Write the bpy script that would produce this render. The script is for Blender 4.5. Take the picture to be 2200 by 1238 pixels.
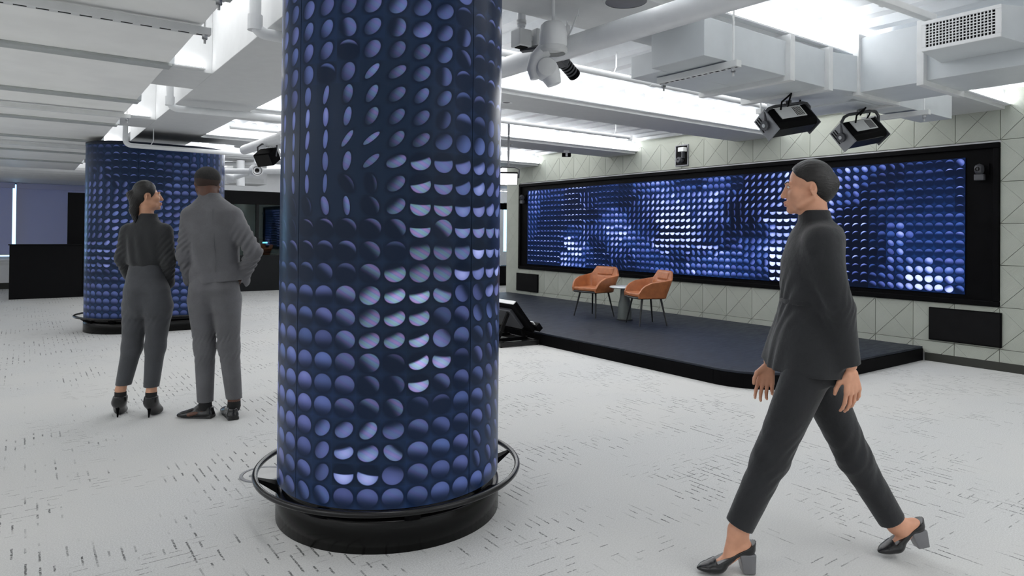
import bpy, bmesh, math, random
import numpy as np
from mathutils import Matrix, Vector
random.seed(7); np.random.seed(7)
PI = math.pi
for o in list(bpy.data.objects): bpy.data.objects.remove(o)
SC = bpy.context.scene
COL = SC.collection

# ------------------------------------------------------------------ camera
FPX, YAW, PITCH, ROLL, CY = 1446.954, math.radians(35.957), math.radians(.43388), math.radians(.56297), 490.55
CAMH = 1.35
cam = bpy.data.cameras.new('camera'); camo = bpy.data.objects.new('camera', cam); COL.objects.link(camo)
cam.sensor_width = 36.0; cam.lens = FPX/2200*36.0
cam.shift_x = 0.0; cam.shift_y = -(619-CY)/2200
cam.clip_start = .05; cam.clip_end = 200
_f = Vector((math.sin(YAW)*math.cos(PITCH), math.cos(YAW)*math.cos(PITCH), math.sin(PITCH)))
_r0 = Vector((math.cos(YAW), -math.sin(YAW), 0)); _u0 = _r0.cross(_f)
_r = _r0*math.cos(ROLL)+_u0*math.sin(ROLL); _u = -_r0*math.sin(ROLL)+_u0*math.cos(ROLL)
CAMP = Vector((0, 0, CAMH))
m = Matrix.Identity(4)
for i in range(3):
    m[i][0] = _r[i]; m[i][1] = _u[i]; m[i][2] = -_f[i]; m[i][3] = CAMP[i]
camo.matrix_world = m
SC.camera = camo
FH = Vector((math.sin(YAW), math.cos(YAW), 0))         # horizontal viewing direction
def ray(x, y): return _r*((x-1100)/FPX)-_u*((y-CY)/FPX)+_f
def onp(ax, v, x, y):                                   # the point of the plane (axis = v) seen at a photograph position
    d = ray(x, y); return CAMP+d*((v-CAMP[ax])/d[ax])

# ------------------------------------------------------------------ light, sky, exposure
W = bpy.data.worlds.new('world'); SC.world = W; W.use_nodes = True
bg = W.node_tree.nodes['Background']; bg.inputs[0].default_value = (.40, .72, 1.0, 1); bg.inputs[1].default_value = 3.0
SC.view_settings.view_transform = 'Standard'; SC.view_settings.look = 'None'
SC.view_settings.exposure = 0.16; SC.view_settings.gamma = 1.0; SC.view_settings.use_curve_mapping = False
COVE = 32.0          # emission of the LED cove strips
COVE_L = 12.0
DOWN = 9.0           # watts of each recessed downlight
def area(loc, sx, sy, watts, col=(1, 1, 1)):
    l = bpy.data.lights.new('bay_fill_light', 'AREA'); l.shape = 'RECTANGLE'; l.size = sx; l.size_y = sy; l.energy = watts; l.color = col
    o = bpy.data.objects.new('bay_fill_light', l); COL.objects.link(o); o.location = loc; return o
BAYW = {-3: 75, -2: 75, -1: 13, 0: 52, 1: 54, 2: 54, 3: 40, 4: 26, 5: 26}
for k in range(-3, 6):       # unseen fill lights added to brighten floor and coffers, both sides of the girder
    area((5.06 if k < 4 else 8.0, 2.595+2.552*k+1.59, 2.845), 5.92 if k < 4 else 11, 1.5, BAYW[k])
for k in range(-4, 4):
    area((-5.2, 6.03+2.965*k+1.87, 3.30), 7.2, 1.8, 84 if k < 2 else 32); area((1.0, 6.03+2.965*k+1.87, 3.33), .4, 1.8, 10)
SC.cycles.use_denoising = True
SC.cycles.max_bounces = 10; SC.cycles.diffuse_bounces = 6; SC.cycles.glossy_bounces = 4; SC.cycles.transmission_bounces = 6; SC.cycles.transparent_max_bounces = 8
SC.cycles.sample_clamp_indirect = 6.0; SC.cycles.caustics_reflective = False; SC.cycles.caustics_refractive = False

# ------------------------------------------------------------------ node helper and materials
class G:
    def __init__(s, name):
        s.m = bpy.data.materials.new(name); s.m.use_nodes = True; s.t = s.m.node_tree; s.n = s.t.nodes
        s.b = s.n['Principled BSDF']; s.out = s.n['Material Output']
    def put(s, sock, v):
        if isinstance(v, bpy.types.NodeSocket): s.t.links.new(v, sock)
        elif v is not None: sock.default_value = v
    def math(s, op, a, b=None, c=None):
        n = s.n.new('ShaderNodeMath'); n.operation = op
        s.put(n.inputs[0], a); s.put(n.inputs[1], b); s.put(n.inputs[2], c); return n.outputs[0]
    def add(s, a, b): return s.math('ADD', a, b)
    def mul(s, a, b): return s.math('MULTIPLY', a, b)
    def sub(s, a, b): return s.math('SUBTRACT', a, b)
    def sstep(s, x, lo, hi, a=0.0, b=1.0):
        n = s.n.new('ShaderNodeMapRange'); n.interpolation_type = 'SMOOTHSTEP'
        s.put(n.inputs[0], x); s.put(n.inputs[1], lo); s.put(n.inputs[2], hi); s.put(n.inputs[3], a); s.put(n.inputs[4], b); return n.outputs[0]
    def mix(s, f, a, b, mode='MIX'):
        n = s.n.new('ShaderNodeMix'); n.data_type = 'RGBA'; n.blend_type = mode
        s.put(n.inputs[0], f); s.put(n.inputs[6], a); s.put(n.inputs[7], b); return n.outputs[2]
    def xyz(s, v):
        n = s.n.new('ShaderNodeSeparateXYZ'); s.put(n.inputs[0], v); return n.outputs
    def comb(s, x, y, z):
        n = s.n.new('ShaderNodeCombineXYZ'); s.put(n.inputs[0], x); s.put(n.inputs[1], y); s.put(n.inputs[2], z); return n.outputs[0]
    def attr(s, name):
        n = s.n.new('ShaderNodeAttribute'); n.attribute_name = name; return n.outputs
    def obj(s): return s.n.new('ShaderNodeTexCoord').outputs['Object']
    def noise(s, v, scale, detail=3, rough=.5):
        n = s.n.new('ShaderNodeTexNoise'); s.put(n.inputs['Vector'], v); n.inputs['Scale'].default_value = scale
        n.inputs['Detail'].default_value = detail; n.inputs['Roughness'].default_value = rough; return n.outputs[0]
    def white(s, v):
        n = s.n.new('ShaderNodeTexWhiteNoise'); n.noise_dimensions = '3D'; s.put(n.inputs[0], v); return n.outputs[0]
    def bump(s, h, strength=.3, dist=.01):
        n = s.n.new('ShaderNodeBump'); n.inputs['Strength'].default_value = strength; n.inputs['Distance'].default_value = dist
        s.put(n.inputs['Height'], h); s.t.links.new(n.outputs[0], s.b.inputs['Normal'])
    def set(s, **k):
        nm = dict(col='Base Color', rough='Roughness', metal='Metallic', ecol='Emission Color', estr='Emission Strength', spec='Specular IOR Level',
                  trans='Transmission Weight', alpha='Alpha', sheen='Sheen Weight', coat='Coat Weight', ior='IOR')
        for a, v in k.items(): s.put(s.b.inputs[nm[a]], v)
        return s
def C4(r, g=None, b=None): return (r, r if g is None else g, r if b is None else b, 1)
def simple(name, col, rough=.6, metal=0.0, var=.06, scale=9.0, bump=0.0, bscale=120.0, **k):
    g = G(name); ob = g.obj()
    n = g.noise(ob, scale, 3)
    f = g.sstep(n, .3, .7, 1-var, 1+var)
    mx = g.n.new('ShaderNodeVectorMath'); mx.operation = 'SCALE'; mx.inputs[0].default_value = col[:3]; g.put(mx.inputs['Scale'], f)
    g.set(col=mx.outputs[0], rough=rough, metal=metal, **k)
    if bump: g.bump(g.noise(ob, bscale, 2), bump, .002)
    return g.m
M = {}
M['white'] = simple('white_paint', C4(.74, .75, .76), .55, var=.02)
M['beam'] = simple('beam_paint', C4(.60, .61, .615), .6, var=.02)
M['deck'] = simple('deck_paint', C4(.74, .76, .78), .5, var=.03)
M['duct'] = simple('duct_paint', C4(.54, .57, .59), .42, var=.04, scale=4)
M['insul'] = simple('insulated_duct_paint', C4(.90, .90, .885), .5, var=.03, scale=3, bump=.25, bscale=14)
M['strut'] = simple('strut_paint', C4(.66, .67, .67), .45, var=.04)
M['pipe'] = simple('pipe_paint', C4(.72, .735, .75), .4, var=.03)
M['steel'] = simple('bolt_steel', C4(.45, .46, .48), .35, .8)
M['black'] = simple('black_satin', C4(.004, .004, .005), .4, var=.2, spec=.2)
M['blackm'] = simple('black_matte', C4(.004, .004, .0045), .8, var=.2, spec=.15)
M['frame'] = simple('black_frame', C4(.0025, .0025, .003), .55, var=.2, spec=.05)
M['plinth'] = simple('black_gloss_plinth', C4(.002, .002, .002), .25, var=.2, spec=.22)
M['ring'] = simple('black_steel_tube', C4(.018, .018, .019), .25, .6)
M['stage'] = None
M['dark'] = simple('dark_grey_plastic', C4(.045, .047, .055), .45)
M['midg'] = simple('grey_metal', C4(.22, .225, .24), .4, .5)
M['leather'] = simple('tan_leather', C4(.335, .115, .042), .42, var=.12, scale=14, bump=.25, bscale=240)
M['legs'] = simple('black_leg', C4(.008, .009, .01), .4)
M['marble'] = simple('pale_stone', C4(.55, .58, .60), .3, var=.1)
M['ped'] = simple('grey_green_pedestal', C4(.10, .115, .11), .5)
M['base'] = simple('dark_baseboard', C4(.020, .021, .016), .5)
M['booth'] = simple('booth_black', C4(.005, .0052, .006), .7, spec=.15)
M['boothg'] = simple('booth_charcoal', C4(.009, .0105, .012), .6, spec=.25)
M['blind'] = None
M['skin_l'] = simple('skin_light', C4(.62, .31, .195), .5, var=.06, scale=25)
M['skin_m'] = simple('skin_warm', C4(.56, .29, .18), .5, var=.06, scale=25)
M['skin_d'] = simple('skin_deep', C4(.105, .045, .028), .48, var=.1, scale=25)
M['hair'] = simple('black_hair', C4(.008, .0075, .0075), .42, var=.3, scale=60, bump=.3, bscale=160)
M['hairs'] = simple('short_hair', C4(.010, .009, .009), .8, var=.3, scale=90, bump=.4, bscale=300)
g = G('black_hair'); ob = g.obj(); X, Y, Z = g.xyz(ob); nh = g.noise(g.comb(g.mul(X, 30.0), g.mul(Y, 170.0), g.mul(Z, 150.0)), 1.0, 3, .6)
g.set(col=g.mix(nh, C4(.004, .0037, .0036), C4(.016, .014, .0135)), rough=.42, spec=.4); g.bump(nh, .7, .004); M['hair'] = g.m
M['eye'] = simple('eye_white', C4(.7, .68, .65), .25)
M['iris'] = simple('iris_dark', C4(.02, .012, .008), .2)
M['lip_l'] = simple('lips', C4(.42, .12, .10), .4)
M['shoe'] = simple('black_leather_shoe', C4(.012, .012, .013), .25, var=.15)
M['sole'] = simple('shoe_sole', C4(.02, .02, .021), .5)
M['heelg'] = simple('grey_heel', C4(.20, .20, .21), .25, .3)
M['sock'] = simple('black_sock', C4(.008, .008, .009), .85)
def cloth(name, col, bscale=900, strength=.25, var=.12):
    g = G(name); ob = g.obj()
    n1 = g.noise(ob, 7, 4); n2 = g.noise(ob, bscale, 2)
    f = g.mul(g.sstep(n1, .3, .7, 1-var, 1+var), g.sstep(n2, .3, .7, .8, 1.2))
    mx = g.n.new('ShaderNodeVectorMath'); mx.operation = 'SCALE'; mx.inputs[0].default_value = col[:3]; g.put(mx.inputs['Scale'], f)
    g.set(col=mx.outputs[0], rough=.85, sheen=.15)
    h = g.add(g.mul(g.noise(ob, 26, 3), 1.0), g.mul(n2, .12)); g.bump(h, strength, .02)
    return g.m
M['cloth_w'] = cloth('charcoal_cloth', C4(.014, .015, .0175))
M['cloth_w2'] = cloth('charcoal_trouser_cloth', C4(.011, .012, .0145))
M['shirt'] = cloth('black_shirt_cloth', C4(.018, .0195, .022))
M['trou'] = cloth('slate_trouser_cloth', C4(.050, .053, .060))
M['suit'] = cloth('grey_suit_cloth', C4(.112, .112, .121))
M['suit2'] = cloth('grey_suit_trouser_cloth', C4(.104, .104, .112))

def emis(name, col, s):
    g = G(name); g.set(col=C4(.8), ecol=col, estr=s, rough=.5); return g.m
M['led'] = emis('led_strip_right', C4(.97, .985, 1.0), COVE)
M['ledl'] = emis('led_strip_left', C4(1, 1, 1), COVE_L)
M['lamp'] = emis('lamp_lens', C4(1, 1, 1), 6.0)
M['bluelight'] = emis('monitor_glow', C4(.3, .7, 1), 3.0)

# stage deck: dark navy boards with a faint sheen
g = G('stage_deck'); ob = g.obj(); X, Y, Z = g.xyz(ob)
st = g.comb(g.mul(X, 2.0), g.mul(Y, 14.0), Z)
n = g.noise(st, 3.0, 4, .6)
g.set(col=g.mix(n, C4(.006, .0095, .0175), C4(.0125, .0175, .029)), rough=g.sstep(n, .3, .7, .42, .6), spec=.35); g.bump(n, .03, .003); M['stage'] = g.m

# carpet: pale grey loop pile with short dark stitches laid along both axes of the room
g = G('carpet'); ob = g.obj(); X, Y, Z = g.xyz(ob)
def stitch(a, b, la, lb, th, width, seed):
    jb = g.math('FLOOR', g.math('DIVIDE', b, lb))
    sh = g.mul(g.white(g.comb(jb, seed, 3.0)), 1.0)
    ia = g.math('FLOOR', g.add(g.math('DIVIDE', a, la), sh))
    r = g.white(g.comb(ia, jb, seed))
    fb = g.math('FRACT', g.math('DIVIDE', b, lb))
    d = g.mul(g.math('ABSOLUTE', g.sub(fb, .5)), lb)
    line = g.sstep(d, width*.55, width, 1.0, 0.0)
    on = g.math('GREATER_THAN', r, th)
    return g.mul(line, on)
wob = g.noise(g.comb(g.mul(X, 1.0), g.mul(Y, 1.0), seed := 1.0), 40, 2)
xw = g.add(X, g.mul(g.sub(wob, .5), .006)); yw = g.add(Y, g.mul(g.sub(wob, .5), .006))
cl = g.noise(g.comb(X, Y, 2.0), 2.1, 3, .6); clm = g.sstep(cl, .50, .62)
cl2 = g.noise(g.comb(X, Y, 2.35), 2.0, 3, .6); clm2 = g.sstep(cl2, .47, .60)
s1 = g.mul(stitch(yw, xw, .056, .047, .60, .0050, 11.0), clm2)
s2 = g.mul(stitch(xw, yw, .048, .043, .70, .0034, 23.0), clm)
brk = g.sstep(g.noise(g.comb(X, Y, 4.0), 95, 2), .36, .50)
sm = g.mul(g.math('MAXIMUM', s1, g.mul(s2, .8)), g.add(g.mul(brk, .9), .05))
pile = g.noise(g.comb(X, Y, 1.0), 420, 2, .7); big = g.noise(g.comb(X, Y, 9.0), .9, 3)
pile2 = g.noise(g.comb(X, Y, 5.0), 150, 2, .6)
base = g.mix(g.add(g.mul(g.sstep(pile, .3, .7), .6), g.mul(g.sstep(pile2, .35, .65), .4)), C4(.42, .425, .42), C4(.69, .695, .69))
base = g.mix(g.sstep(big, .35, .65), base, g.mix(.5, base, C4(.60, .595, .575)))
g.set(col=g.mix(g.mul(sm, .85), base, C4(.05, .05, .052)), rough=.95, spec=.1)
g.bump(g.sub(pile, g.mul(sm, .6)), .35, .006); M['carpet'] = g.m

# acoustic wall panels: sage, finely scored along the diagonals
g = G('sage_panel'); ob = g.obj(); X, Y, Z = g.xyz(ob)
w1 = g.math('SINE', g.mul(g.add(Y, Z), 420.0)); w2 = g.math('SINE', g.mul(g.sub(Y, Z), 420.0))
sel = g.math('GREATER_THAN', g.noise(g.comb(0.0, g.math('FLOOR', g.math('DIVIDE', g.add(Y, Z), .21)), g.math('FLOOR', g.math('DIVIDE', g.sub(Y, Z), .21))), 3.7, 0), .5)
wv = g.add(g.mul(sel, w1), g.mul(g.sub(1.0, sel), w2))
nb = g.noise(ob, 2.0, 3)
g.set(col=g.mix(g.sstep(nb, .3, .7), C4(.330, .350, .305), C4(.375, .395, .350)), rough=.9)
g.bump(g.add(g.mul(wv, .35), g.noise(ob, 220, 2)), .22, .003); M['sage'] = g.m

# roller blinds: lavender grey cloth that lets some daylight through
g = G('blind_cloth')
tr = g.n.new('ShaderNodeBsdfTranslucent'); tr.inputs[0].default_value = (.34, .42, .62, 1)
di = g.n.new('ShaderNodeBsdfDiffuse'); di.inputs[0].default_value = (.60, .61, .80, 1)
ms = g.n.new('ShaderNodeMixShader'); ms.inputs[0].default_value = .22
g.t.links.new(di.outputs[0], ms.inputs[1]); g.t.links.new(tr.outputs[0], ms.inputs[2]); g.t.links.new(ms.outputs[0], g.out.inputs[0]); M['blind'] = g.m
# window and booth glass: thin panes
def pane(name, tint, refl):
    g = G(name)
    tr = g.n.new('ShaderNodeBsdfTransparent'); tr.inputs[0].default_value = tint
    gl = g.n.new('ShaderNodeBsdfGlossy'); gl.inputs[1].default_value = .02
    fr = g.n.new('ShaderNodeFresnel'); fr.inputs[0].default_value = 1.5
    ms = g.n.new('ShaderNodeMixShader'); g.put(ms.inputs[0], g.math('MINIMUM', g.add(g.mul(fr.outputs[0], refl), .02), 1.0))
    g.t.links.new(tr.outputs[0], ms.inputs[1]); g.t.links.new(gl.outputs[0], ms.inputs[2]); g.t.links.new(ms.outputs[0], g.out.inputs[0]); return g.m
M['glass'] = pane('window_glass', (.92, .96, 1, 1), 1.0); M['bglass'] = pane('booth_glass', (.55, .72, .78, 1), 1.6)

# LED screens: each cell shows a tilted disc; its tilt, cut and brightness come from the picture being played
def led_mat(name, ca0, ca1, hotc, bga, bgb, k, rough, sp):
  g = G(name); uv = g.attr('cell')[1]; U, V, _ = g.xyz(uv)
  A = g.xyz(g.attr('disc_a')[1]); B = g.xyz(g.attr('disc_b')[1]); D = g.xyz(g.attr('disc_c')[1])
  ca, sa, sq = A; off, wid, bri = B; iri, grad, bgl = D
  px = g.sub(g.mul(U, 2.0), 1.0); py = g.sub(g.mul(V, 2.0), 1.0)
  uu = g.add(g.mul(px, ca), g.mul(py, sa)); vv = g.sub(g.mul(py, ca), g.mul(px, sa))
  R = .90
  ue = g.math('DIVIDE', uu, g.mul(sq, R)); ve = g.math('DIVIDE', vv, R)
  e = g.math('SQRT', g.add(g.mul(ue, ue), g.mul(ve, ve)))
  inside = g.sstep(e, .89, 1.0, 1.0, 0.0)
  cr = g.sstep(off, .08, .3, 4.5, 1.15)
  up = g.add(uu, cr)
  q = g.sub(g.math('SQRT', g.add(g.mul(up, up), g.mul(vv, vv))), cr)
  lit = g.sstep(q, off, g.add(off, wid))
  gs = g.sstep(sq, .55, .88, .25, 1.0)
  gr = g.mul(g.sub(1.0, g.mul(g.math('MINIMUM', g.mul(grad, 2.1), .98), g.sstep(g.add(g.mul(ue, gs), g.mul(ve, g.sub(1.0, gs))), -.95, .85, 1.0, 0.0))), g.sub(1.0, g.mul(g.mul(e, e), .28)))
  I = g.mul(g.mul(lit, gr), g.mul(g.mul(inside, bri), k))
  hue = g.math('FRACT', g.add(.60, g.mul(g.math('SINE', g.add(g.mul(px, 4.5), g.add(g.mul(py, 7.0), g.mul(ca, 5.0)))), .26)))
  hs = g.n.new('ShaderNodeCombineColor'); hs.mode = 'HSV'; g.put(hs.inputs[0], hue); hs.inputs[1].default_value = .50; hs.inputs[2].default_value = .60
  cellr = g.white(g.comb(ca, off, bri))
  cold = g.mix(cellr, C4(*ca0), C4(*ca1))
  hot = g.mix(g.sstep(I, .55, 1.3), cold, C4(*hotc))
  dc = g.mix(g.mul(iri, .50), hot, hs.outputs[0])
  shade = g.sstep(e, .95, 1.5, .35, 1.0)
  face = g.mul(g.sub(1.0, inside), shade)
  bgc = g.mix(bgl, C4(*bga), C4(*bgb))
  rest = g.mix(inside, bgc, g.mix(.6, bgc, C4(.002, .004, .012)))
  rest = g.mix(g.sub(1.0, g.math('MAXIMUM', inside, shade)), rest, C4(.002, .004, .012))
  em = g.n.new('ShaderNodeVectorMath'); em.operation = 'MULTIPLY_ADD'; g.put(em.inputs[0], dc); g.put(em.inputs[1], g.comb(I, I, I)); g.put(em.inputs[2], rest)
  g.set(col=C4(.003, .0035, .005), rough=rough, ecol=em.outputs[0], estr=1.0, spec=sp); return g.m
M['led_wall'] = led_mat('led_wall_picture', (.07, .17, .64), (.14, .18, .66), (.52, .60, 1.0), (.0018, .0045, .018), (.010, .044, .20), 1.25, .55, .04)
M['led_col'] = led_mat('led_column_picture', (.105, .165, .42), (.145, .160, .42), (.40, .44, .80), (.005, .012, .028), (.011, .028, .085), 1.15, .30, .13)

# ------------------------------------------------------------------ geometry helpers
MW = {}
def link(name, me, mat, parent, smooth=False, bevel=0.0, world=True):
    o = bpy.data.objects.new(name, me); COL.objects.link(o)
    if mat is not None and not me.materials: me.materials.append(mat)
    if smooth:
        me.polygons.foreach_set('use_smooth', [True]*len(me.polygons))
    if parent is not None:
        o.parent = parent
        if world: me.transform(MW[parent.name].inverted())
        MW[o.name] = MW[parent.name]
    else: MW[o.name] = Matrix.Identity(4)
    if bevel:
        b = o.modifiers.new('bevel', 'BEVEL'); b.width = bevel; b.segments = 2; b.limit_method = 'ANGLE'; b.angle_limit = math.radians(40)
    return o
def thing(name, label, cat, loc=(0, 0, 0), rz=0.0, group=None):
    o = bpy.data.objects.new(name, None); COL.objects.link(o); o.empty_display_size = .1
    o.location = loc; o.rotation_euler = (0, 0, rz); o['label'] = label; o['category'] = cat; o['kind'] = 'thing'
    if group: o['group'] = group
    MW[o.name] = Matrix.Translation(Vector(loc)) @ Matrix.Rotation(rz, 4, 'Z')
    return o
def struct(o, label=None):
    o['kind'] = 'structure'
    if label: o['label'] = label
    return o
class MB:
    def __init__(s): s.v = []; s.f = []; s.sm = []
    def raw(s, vs, fs, sm=False):
        b = len(s.v); s.v += [tuple(p) for p in vs]; s.f += [tuple(b+i for i in q) for q in fs]; s.sm += [sm]*len(fs); return s
    def hexa(s, p):      # eight corners: bottom loop of four, top loop of four
        return s.raw(p, [(3, 2, 1, 0), (4, 5, 6, 7), (0, 1, 5, 4), (1, 2, 6, 5), (2, 3, 7, 6), (3, 0, 4, 7)])
    def box(s, a, b):
        x0, y0, z0 = [min(a[i], b[i]) for i in range(3)]; x1, y1, z1 = [max(a[i], b[i]) for i in range(3)]
        return s.hexa([(x0, y0, z0), (x1, y0, z0), (x1, y1, z0), (x0, y1, z0), (x0, y0, z1), (x1, y0, z1), (x1, y1, z1), (x0, y1, z1)])
    def obox(s, c, ax, h):   # centre, three axis vectors, half sizes
        c = Vector(c); a = [Vector(ax[i]).normalized()*h[i] for i in range(3)]
        P = lambda i, j, k: c+a[0]*i+a[1]*j+a[2]*k
        return s.hexa([P(-1, -1, -1), P(1, -1, -1), P(1, 1, -1), P(-1, 1, -1), P(-1, -1, 1), P(1, -1, 1), P(1, 1, 1), P(-1, 1, 1)])
    def bar(s, a, b, w, h):
        a = Vector(a); b = Vector(b); d = (b-a).normalized(); up = Vector((0, 0, 1)) if abs(d.z) < .95 else Vector((1, 0, 0))
        x = d.cross(up).normalized(); y = x.cross(d)
        return s.obox((a+b)/2, (d, x, y), ((b-a).length/2, w/2, h/2))
    def tube(s, path, r, seg=14, closed=False, caps=True):
        P = [Vector(p) for p in path]; n = len(P); rr = r if isinstance(r, (list, tuple)) else [r]*n
        vs = []; prev = None
        for i in range(n):
            if closed: t = P[(i+1) % n]-P[i-1]
            else: t = P[min(i+1, n-1)]-P[max(i-1, 0)]
            t.normalize()
            if prev is None:
                q = Vector((0, 0, 1)) if abs(t.z) < .9 else Vector((1, 0, 0)); x = t.cross(q).normalized()
            else: x = (prev-t*prev.dot(t)).normalized()
            prev = x; y = t.cross(x)
            for k in range(seg):
                an = 2*PI*k/seg; vs.append(P[i]+x*(rr[i]*math.cos(an))+y*(rr[i]*math.sin(an)))
        fs = []
        for i in range(n if closed else n-1):
            j = (i+1) % n
            for k in range(seg):
                k2 = (k+1) % seg; fs.append((i*seg+k, j*seg+k, j*seg+k2, i*seg+k2)[::-1])
        s.raw(vs, fs, True)
        if caps and not closed:
            b = len(s.v)-n*seg
            s.f.append(tuple(b+k for k in range(seg))); s.sm.append(False)
            s.f.append(tuple(b+(n-1)*seg+k for k in range(seg))[::-1]); s.sm.append(False)
        return s
    def cyl(s, a, b, r, r2=None, seg=18): return s.tube([a, b], [r, r if r2 is None else r2], seg)
    def lathe(s, prof, c, seg=48, axis=(0, 0, 1)):   # profile of (radius, height)
        ax = Vector(axis).normalized(); q = Vector((1, 0, 0)) if abs(ax.x) < .9 else Vector((0, 1, 0))
        x = (q-ax*q.dot(ax)).normalized(); y = ax.cross(x); c = Vector(c); vs = []
        for r, h in prof:
            for k in range(seg):
                an = 2*PI*k/seg; vs.append(c+x*(r*math.cos(an))+y*(r*math.sin(an))+ax*h)
        fs = []
        for i in range(len(prof)-1):
            for k in range(seg):
                k2 = (k+1) % seg; fs.append((i*seg+k, i*seg+k2, (i+1)*seg+k2, (i+1)*seg+k))
        s.raw(vs, fs, False)
        return s
    def prism(s, poly, z0, z1):
        n = len(poly); vs = [(x, y, z0) for x, y in poly]+[(x, y, z1) for x, y in poly]
        fs = [tuple(range(n))[::-1], tuple(range(n, 2*n))]+[(i, (i+1) % n, n+(i+1) % n, n+i) for i in range(n)]
        return s.raw(vs, fs)
    def build(s, name, mat, parent=None, bevel=0.0, smooth=None):
        me = bpy.data.meshes.new(name); me.from_pydata([tuple(v) for v in s.v], [], s.f)
        o = link(name, me, mat, parent, False, bevel)
        me.polygons.foreach_set('use_smooth', s.sm if smooth is None else [smooth]*len(s.f)); me.update()
        if smooth: me.set_sharp_from_angle(angle=math.radians(40))
        return o
# ------------------------------------------------------------------ the room
WX = 8.05                                      # face of the sage wall
ZB, ZD = 2.66, 2.86                            # underside of the beams, underside of the deck
struct(MB().box((-9.2, -6.2, -.2), (15.2, 19.2, 0)).build('floor', M['carpet']))
# corrugated deck, ribs running along Y
mb = MB(); pts = []; p = .305; x = 1.27
while x < 15.2:
    pts += [(x, ZD), (x+.10, ZD), (x+.135, ZD+.075), (x+.27, ZD+.075)]; x += p
pts.append((x, ZD))
vs = []; fs = []
for (a, z) in pts: vs += [(a, -6.2, z), (a, 19.2, z)]
for i in range(len(pts)-1): fs.append((2*i, 2*i+1, 2*i+3, 2*i+2))
vs2 = [(-9.2, -6.2, 3.36), (1.3, -6.2, 3.36), (1.3, 19.2, 3.36), (-9.2, 19.2, 3.36)]; b = len(vs)
struct(mb.raw(vs+vs2, fs+[(b, b+1, b+2, b+3)]).build('ceiling', M['deck']))
struct(MB().box((-9.2, -6.2, 0), (-9, 19.2, 3.4)).build('wall_left', M['white']))
struct(MB().box((-9.2, -6.2, 0), (15.2, -6, 3.4)).build('wall_front', M['white']))
struct(MB().box((15, -6.2, 0), (15.2, 19.2, 3)).build('wall_far', M['white']))
wall = struct(MB().box((WX+.022, -6.0, 0), (WX+.30, 11.29, 2.97)).build('wall_right', M['white']))
# acoustic panels, each with scored diagonals
PW, PH, Y0, Z0 = .4110, .4270, 2.634, .6455
def panel_mesh(cut_bottom, cut_top, deep2):
    g = .0022; d = .020; y1, z0, z1 = PW, cut_bottom, PH-cut_top
    m = MB()
    # four triangular facets between the edges and the two diagonals, clipped to the height left
    cx, cz = PW/2, PH/2
    tris = [[(0, 0), (PW, 0), (cx, cz)], [(PW, 0), (PW, PH), (cx, cz)], [(PW, PH), (0, PH), (cx, cz)], [(0, PH), (0, 0), (cx, cz)]]
    def clip(poly, lim, keep_above):
        out = []
        for i in range(len(poly)):
            a, b = poly[i], poly[(i+1) % len(poly)]
            ia = (a[1] >= lim) if keep_above else (a[1] <= lim); ib = (b[1] >= lim) if keep_above else (b[1] <= lim)
            if ia: out.append(a)
            if ia != ib:
                t = (lim-a[1])/(b[1]-a[1]); out.append((a[0]+(b[0]-a[0])*t, lim))
        return out
    def gap(p, q):      # the diagonal rising to the right is scored deeper than the other
        back = abs(p[0]/PW-p[1]/PH) < .02 and abs(q[0]/PW-q[1]/PH) < .02
        return .0007 if back else .0023
    def inset(poly, g):
        n = len(poly); res = []
        for i in range(n):
            p0, p1, p2 = poly[i-1], poly[i], poly[(i+1) % n]
            e1 = Vector((p1[0]-p0[0], p1[1]-p0[1])); e2 = Vector((p2[0]-p1[0], p2[1]-p1[1]))
            if e1.length < 1e-6 or e2.length < 1e-6: res.append(p1); continue
            e1.normalize(); e2.normalize(); n1 = Vector((-e1.y, e1.x)); n2 = Vector((-e2.y, e2.x)); bis = n1+n2
            if bis.length < 1e-6: res.append(p1); continue
            g1, g2 = gap(p0, p1), gap(p1, p2); det = n1.x*n2.y-n1.y*n2.x
            if abs(det) < .1: res.append((p1[0]+n1.x*g1, p1[1]+n1.y*g1)); continue
            res.append((p1[0]+(g1*n2.y-g2*n1.y)/det, p1[1]+(n1.x*g2-n2.x*g1)/det))
        return res
    for t in tris:
        q = clip(clip(t, z0, True), z1, False) if (cut_bottom or cut_top) else t
        if len(q) < 3: continue
        # y runs to the left seen from the room, so keep the winding positive in (y, z)
        a = inset(q, g); n = len(a)
        vs = [(d, y, z) for y, z in q]+[(.004, y, z) for y, z in a]+[(0, y+(cx-y)*.004, z+(cz-z)*.004) for y, z in a]
        fs = [(i, (i+1) % n, n+(i+1) % n, n+i) for i in range(n)]+[(n+i, n+(i+1) % n, 2*n+(i+1) % n, 2*n+i) for i in range(n)]+[tuple(range(2*n, 3*n))]
        m.raw(vs, [f[::-1] for f in fs])
    me = bpy.data.meshes.new('wall_panel'); me.from_pydata(m.v, [], m.f); me.materials.append(M['sage']); me.update(); return me
PM_ = {'full': panel_mesh(0, 0, 0), 'low': panel_mesh(PH-(Z0-PH-.085), 0, 0), 'top': panel_mesh(0, .015, 0)}
ks = range(-16, 21)
for k in ks:
    for r in range(-2, 5):
        yy = Y0+k*PW; zz = Z0+r*PH
        if 0 <= k < 20 and 0 <= r < 4: continue
        if yy+PW > 11.27: continue
        kind = 'low' if r == -2 else ('top' if r == 4 else 'full')
        o = bpy.data.objects.new('wall_panel', PM_[kind]); COL.objects.link(o); o.parent = wall; o.location = (WX, yy, zz)
struct(MB().box((WX+.002, Y0+20*PW, .085), (WX+.022, 11.29, 2.755)).box((WX, -6, 2.762), (WX+.022, 11.29, 2.97)).build('trim_1', M['sage']), None)
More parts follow.
